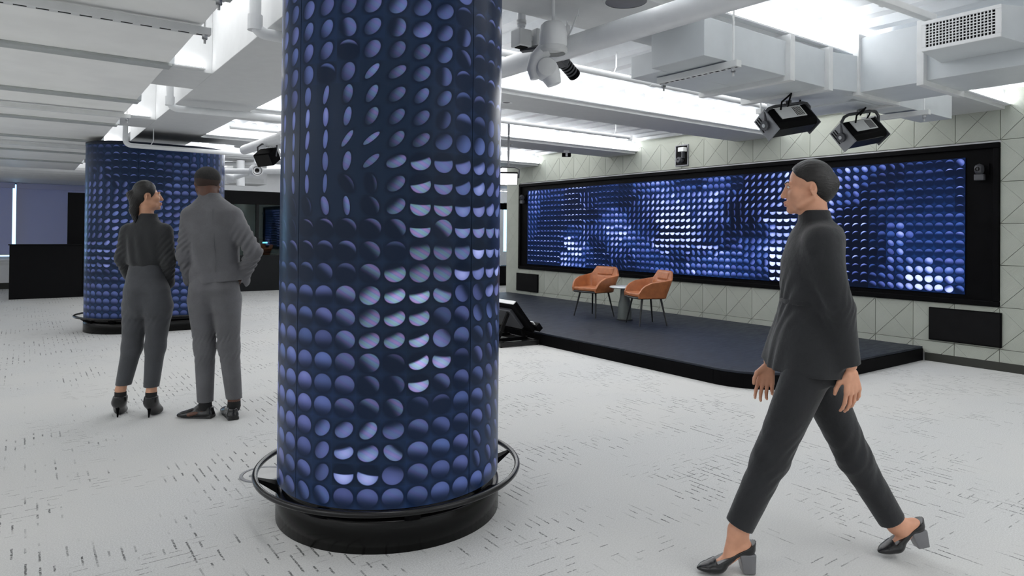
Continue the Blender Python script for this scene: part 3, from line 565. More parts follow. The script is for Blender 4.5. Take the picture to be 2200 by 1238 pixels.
# ------------------------------------------------------------------ video wall
t = thing('video_wall', 'very wide black framed LED video wall of blue discs', 'screen', (WX, 6.74, .6455))
yl, yr, zb, zt = 10.852, 2.636, .6480, 2.331; e = WX-.025
FR = .055
MB().box((e, yr, zt-FR), (WX+.022, yl, zt)).build('frame_bar', M['frame'], t, bevel=.006)
MB().box((e, yr, zb), (WX+.022, yl, zb+FR)).build('frame_bar', M['frame'], t, bevel=.006)
MB().box((e, yr, zb+FR), (WX+.022, yr+FR, zt-FR)).build('frame_bar', M['frame'], t, bevel=.006)
MB().box((e, yl-FR, zb+FR), (WX+.022, yl, zt-FR)).build('frame_bar', M['frame'], t, bevel=.006)
MB().box((WX+.012, yr+FR, zb+FR), (WX+.022, yl-FR, zt-FR)).build('backing', M['frame'], t)
ysl, ysr, zs0, zs1 = 10.575, 2.947, .752, 2.196
WALLF = [(1145, 420, -25, .6, -1, .9, .85, 0, .3, .4), (1140, 445, 60, .8, -.8, .9, .7, 0, .3, .4), (1138, 480, 30, .7, -.5, .9, .6, 0, .4, .4), (1165, 415, 40, .6, -.8, .9, .7, 0, .3, .3), (1190, 412, 90, .8, -.4, .9, .55, 0, .4, .3), (1175, 440, 95, .9, .2, .5, .6, 0, .3, .3), (1165, 480, 92, .9, .2, .5, .62, 0, .3, .25), (1160, 530, 90, .9, .3, .4, .75, 0, .2, .25), (1150, 560, 90, .9, .4, .3, .85, 0, .2, .2), (1200, 480, 90, .9, .35, .35, .75, 0, .2, .2), (1200, 530, 90, .95, .3, .4, .65, 0, .3, .3), (1185, 555, 90, .9, .35, .3, .8, 0, .2, .2),
         (1230, 410, 92, .95, .45, .25, .95, 0, .2, .15), (1235, 440, 95, .95, .5, .22, 1.1, 0, .2, .15), (1235, 470, 92, .95, .5, .22, 1.0, 0, .2, .15), (1255, 430, 0, .3, -.8, .5, .7, 0, .2, .1), (1245, 490, 92, .9, .3, .4, .7, 0, .3, .3), (1232, 500, 90, .9, -.3, .9, .5, 0, .4, .7), (1246, 490, -35, .4, -1.2, .8, .9, 0, .2, .1), (1252, 505, -35, .45, -1.2, .8, .8, 0, .2, .2),
         (1222, 525, -90, .9, -.7, .5, 1.3, 0, .1, .5), (1232, 540, -80, .85, -.7, .5, 1.2, 0, .1, .4), (1212, 545, -70, .8, -.7, .6, 1.0, 0, .2, .3), (1228, 560, -50, .75, -.8, .6, .9, 0, .2, .4), (1240, 568, -80, .9, -.7, .5, .8, 0, .2, .5), (1255, 540, 90, .9, -.8, .9, .65, 0, .3, .7), (1262, 560, 90, .9, .2, .5, .8, 0, .3, .5), (1280, 560, 92, .9, .45, .3, 1.0, 0, .2, .3),
         (1275, 405, 92, .9, .45, .3, .7, 0, .2, .3), (1310, 400, 90, .9, .4, .4, .45, 0, .2, .5), (1300, 425, 90, .95, .35, .5, .6, 0, .3, .3), (1270, 455, 88, .9, .45, .3, .6, 0, .2, .1), (1290, 450, 90, .95, .0, .8, .55, 0, .4, .4), (1305, 465, 90, .95, -.8, 1, .78, 0, .3, .6), (1320, 478, 90, .95, -1, 1, .9, 0, .3, .7), (1305, 495, -80, .9, -.8, .7, 1.05, 0, .2, .6), (1330, 500, -85, .9, -.8, .6, 1.1, 0, .2, .5), (1285, 500, -30, .6, -1, .9, .7, 0, .3, .3), (1275, 520, 40, .6, -.3, .9, .4, 0, .3, .15), (1280, 535, 80, .9, .35, .4, .6, 0, .2, .15),
         (1320, 525, -55, .65, -.8, .7, .95, 0, .2, .3), (1310, 545, -35, .5, -1, .9, .7, 0, .3, .15), (1335, 545, -35, .5, -1, .9, .7, 0, .3, .15), (1295, 560, 90, .9, .4, .4, .9, 0, .2, .2), (1320, 570, 30, .6, .0, .7, .6, 0, .2, .1), (1350, 510, 90, .9, -.9, 1, .75, 0, .3, .6), (1370, 520, 80, .95, -.6, 1, .7, 0, .4, .5), (1375, 545, 90, 1, -.8, 1, .75, 0, .4, .5), (1380, 570, 90, 1, -.2, .9, .55, 0, .4, .5), (1350, 570, 80, .95, .1, .7, .55, 0, .3, .2),
         (1335, 410, 60, .7, .2, .6, .55, 0, .2, .2), (1345, 430, 70, .9, .4, .4, .6, 0, .2, .1), (1355, 450, -25, .55, -.6, .9, .55, 0, .3, .1), (1360, 475, -30, .5, -.8, .9, .55, 0, .3, .1), (1385, 440, -38, .5, -1.2, .8, .9, 0, .2, .2), (1385, 470, -40, .42, -1.2, .8, .85, 0, .2, .1), (1395, 490, -45, .35, -1.2, .8, .7, 0, .2, .05), (1385, 500, -30, .6, -.8, 1, .55, 0, .3, .2),
         (1375, 400, 60, .8, -.8, 1, .75, 0, .3, .3), (1410, 395, 90, .95, -1, 1, .8, 0, .3, .6), (1430, 410, -50, .8, -1, 1, .95, 0, .2, .5), (1440, 400, 45, .6, -.9, .9, .75, 0, .3, .3), (1470, 390, 90, .95, .3, .6, .4, 0, .3, .4), (1490, 388, 85, .95, .3, .5, .45, 0, .3, .3), (1470, 402, 85, .95, -.9, 1, .7, 0, .3, .5), (1530, 385, 80, .95, -1, 1, .75, 0, .3, .55), (1540, 400, 85, .95, -.9, 1, .72, 0, .3, .55), (1520, 400, 85, .95, -1, 1, .8, 0, .3, .5),
         (1430, 425, -55, .75, -.9, .7, 1.0, 0, .1, .5), (1470, 425, -45, .65, -1, .9, .85, 0, .2, .4), (1510, 418, -40, .75, -1, .9, .9, 0, .2, .4), (1535, 430, -75, .85, -.8, .7, 1.0, 0, .1, .4), (1420, 450, -62, .62, -.6, .3, 1.15, 0, .1, .2), (1450, 450, -58, .6, -.7, .4, 1.1, 0, .1, .2), (1490, 445, -42, .55, -1, .8, .95, 0, .2, .25), (1525, 447, -60, .7, -.9, .6, 1.0, 0, .1, .3), (1420, 475, -68, .6, -.5, .2, 1.25, 0, .05, .1), (1460, 475, -65, .6, -.5, .2, 1.2, 0, .05, .1), (1495, 475, -50, .55, -.9, .6, 1.0, 0, .1, .2),
         (1420, 500, -80, .75, -.2, .12, 1.3, 0, .05, .05), (1455, 502, -82, .75, -.2, .12, 1.25, 0, .05, .05), (1480, 502, -70, .7, -.4, .2, 1.1, 0, .1, .1), (1420, 518, -90, .85, -.1, .1, 1.25, 0, .05, .05), (1460, 518, -100, .75, -.3, .15, 1.1, 0, .05, .05), (1490, 518, -75, .7, -.4, .2, 1.1, 0, .05, .05), (1425, 532, -100, .8, -.4, .3, .95, 0, .1, .1), (1480, 530, -110, .7, -.5, .4, .95, 0, .1, .1), (1510, 530, -90, .9, -.4, .3, 1.0, 0, .1, .1),
         (1440, 545, 45, .6, -.6, .9, .5, 0, .3, .15), (1470, 548, 40, .6, -.8, .9, .6, 0, .3, .1), (1500, 545, 35, .6, -.9, .9, .75, 0, .2, .2), (1450, 560, 80, .95, .1, .7, .5, 0, .3, .2), (1410, 555, 90, 1, -.4, 1, .6, 0, .4, .6), (1410, 572, 90, 1, -.6, 1, .6, 0, .4, .6), (1455, 575, 40, .6, -.7, .9, .65, 0, .2, .2), (1490, 572, 80, .95, -.9, 1, .75, 0, .3, .5), (1480, 585, 45, .85, -.9, .9, .9, 0, .2, .4), (1530, 560, 90, 1, -.7, 1, .78, 0, .3, .7), (1560, 560, 90, 1, -.7, 1, .85, 0, .3, .75), (1540, 585, 90, 1, -.8, 1, .8, 0, .3, .7), (1570, 545, 85, 1, -.6, 1, .75, 0, .4, .5), (1590, 580, 85, 1, -.6, 1, .65, 0, .4, .5),
         (1515, 490, -38, .45, -1, .9, .7, 0, .3, .1), (1520, 510, -38, .45, -1, .9, .6, 0, .3, .1), (1545, 460, -35, .55, -1, .9, .8, 0, .2, .15), (1555, 430, -38, .5, -1, .9, .8, 0, .2, .1), (1580, 420, -42, .36, -1.2, .8, .7, 0, .2, .0), (1575, 395, 70, .9, .2, .6, .4, 0, .3, .2), (1600, 395, -45, .35, -1.2, .8, .75, 0, .2, .0), (1630, 385, -42, .42, -1.2, .8, .8, 0, .2, .0), (1615, 430, -45, .32, -1.2, .8, .8, 0, .2, .0), (1645, 420, -42, .42, -1.2, .8, .9, 0, .1, .05), (1670, 400, -42, .55, -1.2, .8, .95, 0, .1, .1), (1575, 455, 0, .5, -.2, .9, .55, 0, .3, .0), (1600, 460, -35, .4, -.8, .9, .6, 0, .2, .0), (1640, 450, -42, .42, -1.1, .8, .85, 0, .2, .05),
         (1575, 475, 20, .8, .1, .6, .5, 0, .3, .0), (1610, 475, 20, .8, .2, .5, .5, 0, .3, .0), (1560, 500, 60, .95, .1, .8, .4, 0, .4, .1), (1600, 495, 60, 1, .2, .7, .35, 0, .4, .1), (1625, 500, 60, 1, .0, .8, .4, 0, .4, .2), (1560, 520, 70, 1, -.2, .9, .4, 0, .4, .2), (1600, 520, -30, .85, -.8, 1, .6, 0, .3, .3), (1640, 520, -40, .8, -.9, .9, .75, 0, .3, .3), (1610, 545, -40, .85, -.9, 1, .7, 0, .3, .4), (1630, 545, -50, .8, -.9, .8, .9, 0, .2, .4), (1620, 575, 60, 1, -.6, 1, .55, 0, .4, .4), (1625, 590, 70, 1, -.2, .9, .5, 0, .4, .3),
         (1655, 460, -88, .9, -.1, .12, 1.15, 0, .05, .1), (1670, 475, -88, .95, -.1, .1, 1.2, 0, .05, .1), (1650, 500, -80, .95, -.7, .6, .8, 0, .2, .5), (1670, 505, -90, .95, -.3, .2, 1.0, 0, .1, .3), (1652, 535, -90, .95, -.5, .3, 1.25, 0, .1, .3), (1660, 560, -90, .95, -.3, .15, 1.25, 0, .05, .1), (1655, 590, -90, .95, -.1, .1, 1.2, 0, .05, .0), (1690, 520, -90, .95, -.4, .3, .9, 0, .1, .3), (1700, 560, -90, .95, -.2, .3, .7, 0, .1, .1),
         (1790, 370, 48, .62, -1.2, .9, .85, 0, .2, .2), (1820, 365, 45, .62, -1.2, .9, .8, 0, .2, .2), (1850, 365, 45, .65, -1.1, .9, .75, 0, .2, .2), (1800, 400, 55, .55, -1.1, .8, .95, 0, .2, .15), (1830, 390, 48, .62, -1.1, .9, .75, 0, .2, .2), (1795, 430, 50, .58, -1.1, .9, .9, 0, .2, .2), (1825, 420, 40, .8, -.8, 1, .6, 0, .3, .2), (1880, 365, 60, .9, -.6, 1, .6, 0, .4, .2), (1900, 355, 30, .9, .0, .8, .5, 0, .3, .1), (1870, 395, 80, 1, .0, .8, .42, 0, .4, .15), (1900, 385, 70, 1, .2, .7, .36, 0, .4, .15),
         (1850, 430, 110, 1, .35, .4, .55, 0, .3, .05), (1820, 455, 110, 1, .40, .35, .7, 0, .2, .0), (1850, 460, 112, 1, .42, .33, .75, 0, .2, .0), (1825, 490, 110, 1, .42, .3, .9, 0, .2, .0), (1845, 500, 112, 1, .42, .3, .9, 0, .2, .0), (1820, 530, 110, 1, .45, .3, .8, 0, .2, .0), (1845, 540, 112, 1, .42, .3, .9, 0, .2, .0), (1820, 570, 110, 1, .4, .35, .7, 0, .2, .0), (1845, 590, 110, 1, .35, .4, .6, 0, .3, .0), (1870, 560, 112, 1, .3, .5, .5, 0, .3, .1), (1875, 480, 100, 1, .2, .7, .45, 0, .3, .15), (1880, 450, 95, 1, -.3, 1, .5, 0, .4, .3), (1880, 520, 100, 1, .2, .7, .42, 0, .3, .2),
         (1905, 455, 90, 1, -.2, 1, .5, 0, .4, .4), (1925, 430, 90, 1, -.2, 1, .5, 0, .4, .4), (1905, 500, 90, 1, -.9, 1.1, .65, 0, .4, .6), (1905, 525, 50, .65, -1, 1, .75, 0, .3, .4), (1925, 505, 70, .95, -1.1, 1, .9, 0, .3, .6), (1925, 535, 45, .75, -1.1, 1, .9, 0, .2, .5), (1905, 560, 50, .7, -.9, 1, .7, 0, .3, .3), (1900, 590, 45, .65, -.9, 1, .75, 0, .3, .2), (1925, 590, 60, .9, -.5, 1, .55, 0, .4, .4), (1880, 590, 60, .9, -.3, 1, .5, 0, .4, .2),
         (1960, 350, 90, 1, .25, .5, .42, 0, .3, .2), (2000, 352, 90, 1, .35, .5, .40, 0, .3, .2), (2040, 348, 90, 1, .3, .5, .36, 0, .3, .2), (2068, 348, 30, .8, -1, 1, .85, 0, .2, .3), (1965, 372, 90, 1, -.1, .9, .45, 0, .4, .3), (2010, 370, 90, 1, .2, .6, .45, 0, .3, .3), (2045, 368, 92, 1, .5, .25, .8, 0, .2, .15), (2066, 385, 92, 1, .5, .25, .75, 0, .2, .15), (1960, 400, 90, 1, .25, .6, .45, 0, .3, .3), (2010, 405, 90, 1, .2, .6, .42, 0, .3, .35), (2050, 405, 90, 1, .45, .3, .7, 0, .2, .3), (2066, 440, 92, 1, .5, .25, .8, 0, .2, .2), (1960, 430, 90, 1, .25, .6, .45, 0, .3, .4), (2020, 430, 90, 1, .1, .8, .42, 0, .4, .5),
         (1960, 480, 90, 1, .0, .8, .45, 0, .4, .6), (2000, 470, 90, 1, -.1, .8, .5, 0, .4, .6), (2050, 480, 90, 1, -.1, .8, .6, 0, .4, .6), (1960, 520, 90, 1, .05, .7, .5, 0, .4, .7), (2010, 510, 90, 1, .0, .7, .6, 0, .3, .75), (2055, 515, 90, 1, .0, .7, .65, 0, .3, .7), (1960, 545, 90, 1, .05, .7, .45, 0, .4, .75), (2010, 550, 90, 1, .0, .7, .6, 0, .3, .8), (2055, 555, 90, 1, -.3, .9, .6, 0, .4, .75), (1945, 575, 50, .85, -1, .8, 1.0, 0, .2, .4), (1975, 575, 60, .95, -1.1, .9, 1.05, 0, .2, .6), (2015, 575, 90, 1, -1, 1, .8, 0, .3, .7), (2055, 578, 90, 1, -.8, 1, .7, 0, .3, .7),
         (1945, 597, 60, .8, -1, .6, 1.2, 0, .1, .2), (1980, 597, -80, .95, -1, .6, 1.3, 0, .1, .4), (2010, 600, 80, 1, -1.1, 1, 1.0, 0, .2, .6), (2050, 600, 90, 1, -.9, 1, .75, 0, .3, .6), (1965, 615, 60, .8, -1, .7, 1.1, 0, .1, .3), (2000, 618, 90, 1, -1, .9, 1.15, 0, .1, .4), (2030, 620, -60, .95, -1, .9, 1.0, 0, .2, .5), (2065, 618, 60, 1, .0, .7, .5, 0, .3, .3)]
nc = 76
led('display_screen', [(WX-.001, ysl+(ysr-ysl)*i/nc) for i in range(nc+1)], nc, 15, zs0, (zs1-zs0)/15, field(WALLF, 1.0, .9, 3), t, 1, 'led_wall')
def ptz(t, y, z, s=1.0):
    """dark camera that sits in the black border, lens towards the room"""
    MB().box((WX-.006, y-.07*s, z-.02*s), (WX+.012, y+.07*s, z+.10*s)).build('camera_plate', M['frame'], t)
    MB().lathe([(.0, -.035), (.045, -.03), (.058, .0), (.045, .03), (.0, .035)], (WX-.055, y, z+.04*s), 20, (0, 1, 0)).build('camera_head', M['dark'], t, smooth=True)
    MB().cyl((WX-.11, y, z+.04*s), (WX-.06, y, z+.04*s), .022*s).build('camera_lens', M['blackm'], t)
    MB().box((WX-.075, y-.045*s, z-.075*s), (WX-.02, y+.045*s, z-.012*s)).build('camera_base', M['dark'], t, bevel=.006)
ptz(t, 2.80, 2.02); ptz(t, 10.70, 2.02)

for nm, lb, ya, yb, za, zb2 in (('speaker_panel', 'wide flat black rectangular wall panel under the right end of video wall', 2.611, 3.289, .235, .590), ('speaker_panel', 'flat black rectangular wall panel under the far left end of video wall', 10.206, 10.907, .212, .560)):
    t = thing(nm, lb, 'wall panel', (WX, (ya+yb)/2, za), 0, 'black panels low on the sage wall')
    MB().box((WX-.022, ya, za), (WX+.01, yb, zb2)).build('case', M['frame'], t, bevel=.004)
    MB().box((WX-.026, ya+.012, za+.012), (WX-.0222, yb-.012, zb2-.012)).build('grille', M['blackm'], t)
t = thing('camera_niche', 'small steel framed black niche holding a camera above video wall', 'camera', (WX, 6.73, 2.39))
ya, yb, za, zb2 = 6.605, 6.85, 2.390, 2.712
for a, b in (((ya, za), (yb, za+.016)), ((ya, zb2-.016), (yb, zb2)), ((ya, za+.016), (ya+.014, zb2-.016)), ((yb-.014, za+.016), (yb, zb2-.016))):
    MB().box((WX-.022, a[0], a[1]), (WX+.005, b[0], b[1])).build('frame_bar', M['midg'], t, bevel=.002)
MB().box((WX-.012, ya+.014, za+.016), (WX+.005, yb-.014, zb2-.016)).build('backing', M['blackm'], t)
MB().box((WX-.10, 6.63, 2.60), (WX-.012, 6.735, 2.665)).build('camera_base', M['strut'], t, bevel=.006)
MB().box((WX-.09, 6.655, 2.50), (WX-.03, 6.675, 2.61)).build('camera_arm', M['dark'], t, bevel=.004)
MB().lathe([(.0, -.05), (.04, -.045), (.05, -.01), (.05, .02), (.038, .045), (.02, .046), (.0, .03)], (WX-.075, 6.715, 2.475), 20, (-1, 0, 0)).build('camera_head', M['dark'], t, smooth=True)

# ------------------------------------------------------------------ stage and its furniture
t = thing('stage', 'low navy black platform with rounded front corner below the video wall', 'stage', (5.1, 3.35, 0))
sx, sy, rr = 5.10, 3.35, .52; yend = 11.2
arc = [(sx+rr-rr*math.sin(a), sy+rr-rr*math.cos(a)) for a in [PI/2*i/12 for i in range(13)]]    # from side edge to front edge
outl = [(WX-.013, sy)]+arc+[(sx, yend), (WX-.013, yend)]
MB().prism([p for p in outl][::-1], .128, .15).build('deck', M['stage'], t, bevel=.004)
def skirt(pts):
    ins = .014; m = MB(); vs = []; n = len(pts)
    for (x, y) in pts: vs += [(x, y, 0.0), (x, y, .128)]
    q = []
    for i, (x, y) in enumerate(pts):
        a = Vector(pts[max(i-1, 0)]); b = Vector(pts[min(i+1, n-1)]); d = (b-a).normalized(); nn = Vector((-d.y, d.x)); q.append((x+nn.x*.02, y+nn.y*.02))
    for (x, y) in q: vs += [(x, y, 0.0), (x, y, .128)]
    fs = []
    for i in range(n-1):
        fs += [(2*i, 2*i+1, 2*i+3, 2*i+2), (2*n+2*i, 2*n+2*i+2, 2*n+2*i+3, 2*n+2*i+1), (2*i+1, 2*n+2*i+1, 2*n+2*i+3, 2*i+3)]
    fs += [(0, 2*n, 2*n+1, 1), (2*n-2, 2*n-1, 4*n-1, 4*n-2)]
    m.raw(vs, fs).build('skirt_panel', M['frame'], t)
ax, ay = sx+.014, sy+.014
arc2 = [(ax+rr-rr*math.sin(a), ay+rr-rr*math.cos(a)) for a in [PI/2*i/12 for i in range(13)]]
skirt([(WX-.02, ay), (arc2[0][0]+.003, ay)]); skirt(arc2)
yy = ay+rr+.003
while yy < yend-.05:
    y2 = min(yy+1.83, yend); skirt([(ax, yy), (ax, y2-.003)]); yy = y2

def armchair(loc, rz, label):
    """front of the chair faces local -y"""
    t = thing('armchair', label, 'chair', loc, rz, 'tan leather armchairs on the stage')
    def put(name, mb, mat, **k):
        o = mb.build(name, mat, None, **k); o.parent = t; return o
    nu, nv = 40, 8
    def plan(u, z):
        # u in -1..1 from left front round the back to right front; flares outward with height
        fl = .02+.11*min(1, max(0, (z-.40)/.34)); a = u*PI*.5
        hx, yb, yf = .235+fl*.75, .19+fl*.9, -.235-fl*.15
        s = abs(u)
        if s < .42: x = hx*.86*(u/.42); y = yb-.02*(s/.42)**2
        elif s < .58: k = (s-.42)/.16; x = math.copysign(hx*(.86+.14*math.sin(k*PI/2)), u); y = yb-.02-.10*(1-math.cos(k*PI/2))
        else: k = (s-.58)/.42; x = math.copysign(hx*(1-.05*k), u); y = yb-.12+(yf-yb+.12)*k
        return x, y
    def top(u):
        s = abs(u)
        return float(np.interp(s, [0, .27, .30, .335, .43, .60, .80, .93, 1.0], [.765, .765, .760, .735, .655, .632, .605, .550, .450]))
    vs = []; fs = []
    for j in range(nv+1):
        for i in range(nu+1):
            u = -1+2*i/nu; z = .385+(top(u)-.385)*j/nv; x, y = plan(u, z); vs.append((x, y, z))
    for j in range(nv):
        for i in range(nu): a = j*(nu+1)+i; fs.append((a, a+1, a+nu+2, a+nu+1))
    me = bpy.data.meshes.new('shell'); me.from_pydata(vs, [], fs); o = link('shell', me, M['leather'], None, True); o.parent = t
    md = o.modifiers.new('thick', 'SOLIDIFY'); md.thickness = .034; md.offset = 0; md.use_even_offset = True
    md = o.modifiers.new('bevel', 'BEVEL'); md.width = .010; md.segments = 3; md.limit_method = 'ANGLE'
    # seat pan and cushion
    def pad(zb, zt, inset, name, mat):
        pl = [plan(-1+2*i/24, .42) for i in range(25)]; pl = [(x*(1-inset), y*(1-inset)) for x, y in pl]
        f0, f1 = pl[-1], pl[0]
        fr = [(f0[0]+(f1[0]-f0[0])*k/8, f0[1]-.035*math.sin(PI*k/8)) for k in range(1, 8)]
        put(name, MB().prism((pl+fr)[::-1], zb, zt), mat, bevel=.014)
    pad(.375, .405, .0, 'seat_pan', M['legs']); pad(.405, .455, .015, 'seat_cushion', M['leather'])
    # two pads of the back with the crease between them
    for z0, z1 in ((.462, .628), (.634, .752)):
        b0, b1 = plan(0, z0)[1]-.012, plan(0, z1)[1]-.012; w0, w1 = plan(.27, z0)[0]*.98, plan(.27, z1)[0]*.96
        put('back_pad', MB().hexa([(-w0, b0-.022, z0), (w0, b0-.022, z0), (w0, b0+.02, z0), (-w0, b0+.02, z0), (-w1, b1-.022, z1), (w1, b1-.022, z1), (w1, b1+.02, z1), (-w1, b1+.02, z1)]), M['leather'], bevel=.020)
    t.scale = (.91, .91, .94)
    for sx_, sy_ in ((-1, -1), (1, -1), (1, 1), (-1, 1)):
        put('leg', MB().tube([(sx_*.165, sy_*.145, .385), (sx_*.235, sy_*.215, 0)], [.016, .009], 12), M['legs'], smooth=True)
    return t
def toward(d): return math.atan2(d[0], -d[1])      # rotation that turns local -y to direction d
armchair((6.76, 7.26, .1525), toward((-1, -.08)), 'tan leather armchair left of the small round table on stage')
armchair((6.76, 6.24, .1525), toward((-1, .40)), 'tan leather armchair right of the small round table, turned to the other')
tx, ty = 6.86, 6.74
t = thing('side_table', 'small round pale topped side table on grey pedestal between the armchairs', 'table', (tx, ty, .15))
MB().lathe([(.001, .445), (.20, .445), (.213, .452), (.215, .462), (.205, .470), (.001, .470)], (tx, ty, .15), 40).build('table_top', M['marble'], t, smooth=True)
MB().lathe([(.001, .012), (.098, .012), (.097, .10), (.088, .22), (.064, .32), (.058, .445), (.001, .445)], (tx, ty, .15), 32).build('pedestal', M['ped'], t, smooth=True)
MB().lathe([(.001, 0), (.115, 0), (.115, .010), (.10, .012), (.001, .012)], (tx, ty, .15), 32).build('base_plate', M['legs'], t, smooth=True)

# confidence monitor on its low frame in front of the stage
t = thing('stage_monitor', 'black tilted stage monitor on low wheeled frame beside the platform', 'monitor', (4.75, 7.1, 0))
up = Vector((4.735-5.03, 0, .52-.165)).normalized(); nrm = Vector((up.z, 0, -up.x)); yv = Vector((0, 1, 0)); cc = Vector((4.885, 7.11, .345))
MB().obox(cc, (up, yv, nrm), (.232, .66, .028)).build('housing', M['frame'], t, bevel=.006)
MB().obox(cc+nrm*.0295, (up, yv, nrm), (.22, .64, .002)).build('display_glass', M['plinth'], t)
MB().obox(cc+up*.236-nrm*.005, (up, yv, nrm), (.0045, .655, .026)).build('top_trim', M['strut'], t)
MB().obox(cc-nrm*.05, (up, yv, nrm), (.15, .55, .024)).build('back_box', M['dark'], t, bevel=.01)
for y in (6.62, 7.0, 7.4):
    MB().bar(cc+Vector((0, y-7.11, 0))-nrm*.06+up*.12, (4.60, y, .06), .03, .04).build('strut', M['blackm'], t)
    MB().bar((5.05, y, .065), (4.58, y, .065), .04, .04).build('cross_bar', M['frame'], t)
    MB().bar(cc+Vector((0, y-7.11, 0))-nrm*.05-up*.20, (5.0, y, .06), .03, .04).build('strut', M['blackm'], t)
MB().bar((4.55, 6.50, .035), (5.085, 6.44, .035), .05, .05).build('base_bar', M['ring'], t, bevel=.004)
MB().bar((4.55, 7.75, .035), (5.085, 7.75, .035), .05, .05).build('base_bar', M['ring'], t, bevel=.004)
MB().bar((4.60, 6.50, .045), (4.60, 7.75, .045), .045, .05).build('base_bar', M['ring'], t, bevel=.004)
MB().bar((5.05, 6.46, .045), (5.05, 7.75, .045), .045, .05).build('base_bar', M['ring'], t, bevel=.004)
for x, y in ((4.57, 6.50), (5.07, 6.45), (4.57, 7.75), (5.07, 7.75)):
    MB().cyl((x, y-.012, .018), (x, y+.012, .018), .018).build('caster', M['blackm'], t)
MB().obox((5.075, 6.455, .215), (up, yv, nrm), (.045, .05, .032)).build('control_box', M['frame'], t, bevel=.004)
MB().obox((5.03, 6.50, .255), (up, yv, nrm), (.03, .05, .006)).build('light_plate', M['strut'], t)
# ------------------------------------------------------------------ ducts, hangers and pipes
# big insulated duct on the left, joints across it
t = thing('insulated_duct', 'very wide flat pale grey duct under the ceiling at left', 'duct', (-1.5, 8, 2.55))
M['jstrip'] = simple('joint_strip_paint', C4(.40, .42, .415), .45, var=.05)
ys = [-1.5, 1.9, 3.62, 5.44, 7.14, 8.90, 10.75, 12.6, 14.4, 16.4]
for i in range(len(ys)-1):
    MB().box((-1.5, ys[i]+.012, 2.552), (.835, ys[i+1]-.012, 2.635)).build('duct_section', M['insul'], t, bevel=.006)
for i, y in enumerate(ys[1:-1]):
    MB().box((-1.52, y-.07, 2.532), (.855, y+.07, 2.552)).build('joint_strip', M['jstrip'], t, bevel=.003)
    MB().box((.835, y-.045, 2.552), (.875, y+.045, 2.64)).build('joint_flange', M['duct'], t, bevel=.003)
def c_left(a): return a[0] < 0
def hanger(a, b, w, rods, slots_n, label, ztop, h=.042):
    ztop = 3.36 if c_left(a) else ztop
    """slotted channel a-b with threaded rods up to the structure"""
    a = Vector(a); b = Vector(b); d = (b-a).normalized(); n = Vector((-d.y, d.x, 0)); c = (a+b)/2; L = (b-a).length
    t = thing('strut_hanger', label, 'hanger', tuple(c), 0, 'slotted channels hanging on rods')
    MB().obox(c, (d, n, (0, 0, 1)), (L/2, w/2, h/2)).build('channel', M['strut'], t, bevel=.003)
    m = MB()
    if slots_n:
        for i in range(slots_n):
            q = a+d*(L*(i+.5)/slots_n)
            m.obox(q-Vector((0, 0, h/2+.0002)), (d, n, (0, 0, 1)), (L/slots_n*.30, w*.16, .0006))
        o = m.build('slot', M['blackm'], t); o['kind'] = 'stuff'
    for k in rods:
        q = a+d*k
        MB().cyl((q.x, q.y, q.z-.07), (q.x, q.y, ztop), .0065, seg=10).build('threaded_rod', M['strut'], t)
        MB().cyl((q.x, q.y, q.z-.045), (q.x, q.y, q.z-h/2), .016, seg=6).build('nut', M['steel'], t)
    return t
hanger((-1.6, 4.30, 2.512), (.875, 4.24, 2.512), .055, (.1, 2.445), 26, 'slotted strut channel across the left duct, nearest the camera', ZD)
hanger((-1.6, 7.93, 2.512), (.875, 7.90, 2.512), .055, (.1, 2.445), 0, 'second strut channel back under the left duct', ZD)
hanger((-1.6, 11.43, 2.512), (.875, 11.40, 2.512), .055, (.1, 2.445), 0, 'strut channel under left duct in front of far patterned column', ZD)
hanger((-1.6, 2.05, 2.512), (.83, 3.62, 2.512), .06, (.1,), 0, 'strut channel end entering the top edge of the photo at left', ZD) if False else None
hanger((-1.6, 3.58, 2.512), (.80, 3.55, 2.512), .055, (.1, 2.37), 0, 'strut channel across the left duct at the top edge of photo', ZD)

# rectangular supply duct on the right: along X, a tee, then along -Y with a register box
t = thing('supply_duct', 'white rectangular sheet metal duct with flanges and grille at upper right', 'duct', (4.6, 2.6, 2.40))
def sec(a, b, nm='duct_section'): return MB().box(a, b).build(nm, M['duct'], t, bevel=.003)
def flg(a, b): return MB().box((a[0]-.008, a[1]-.012, a[2]-.008), (b[0]+.008, b[1], b[2]+.012)).build('flange', M['strut'], t, bevel=.002)
sec((3.20, 2.52, 2.40), (4.04, 2.93, 2.63)); sec((3.30, 2.932, 2.40), (4.04, 3.20, 2.545))
sec((4.07, 2.52, 2.39), (4.52, 3.12, 2.648))
flg((4.035, 2.495, 2.375), (4.072, 3.22, 2.658))
flg((4.515, 2.50, 2.375), (4.552, 3.20, 2.655))
# splayed piece turning the corner
MB().hexa([(4.552, 2.52, 2.39), (4.93, 2.44, 2.39), (5.42, 3.1, 2.39), (4.552, 3.1, 2.39), (4.552, 2.52, 2.65), (4.93, 2.44, 2.65), (5.42, 3.1, 2.65), (4.552, 3.1, 2.65)]).build('elbow', M['duct'], t, bevel=.003)
sec((4.86, 2.06, 2.39), (5.44, 2.50, 2.78)); sec((4.90, 2.501, 2.385), (5.50, 2.59, 2.655))
flg((4.84, 2.46, 2.375), (5.46, 2.49, 2.795))
flg((4.84, 2.03, 2.375), (5.48, 2.062, 2.79))
sec((4.88, -1.5, 2.40), (5.44, 2.028, 2.62)); sec((5.0, -1.5, 2.625), (5.44, 2.028, 2.78))
# branch running on towards the sage wall
sec((5.505, 2.50, 2.385), (6.54, 2.76, 2.62), 'branch'); flg((5.46, 2.48, 2.375), (5.503, 2.90, 2.655))
sec((5.1, 2.60, 2.378), (5.46, 3.14, 2.62), 'branch')
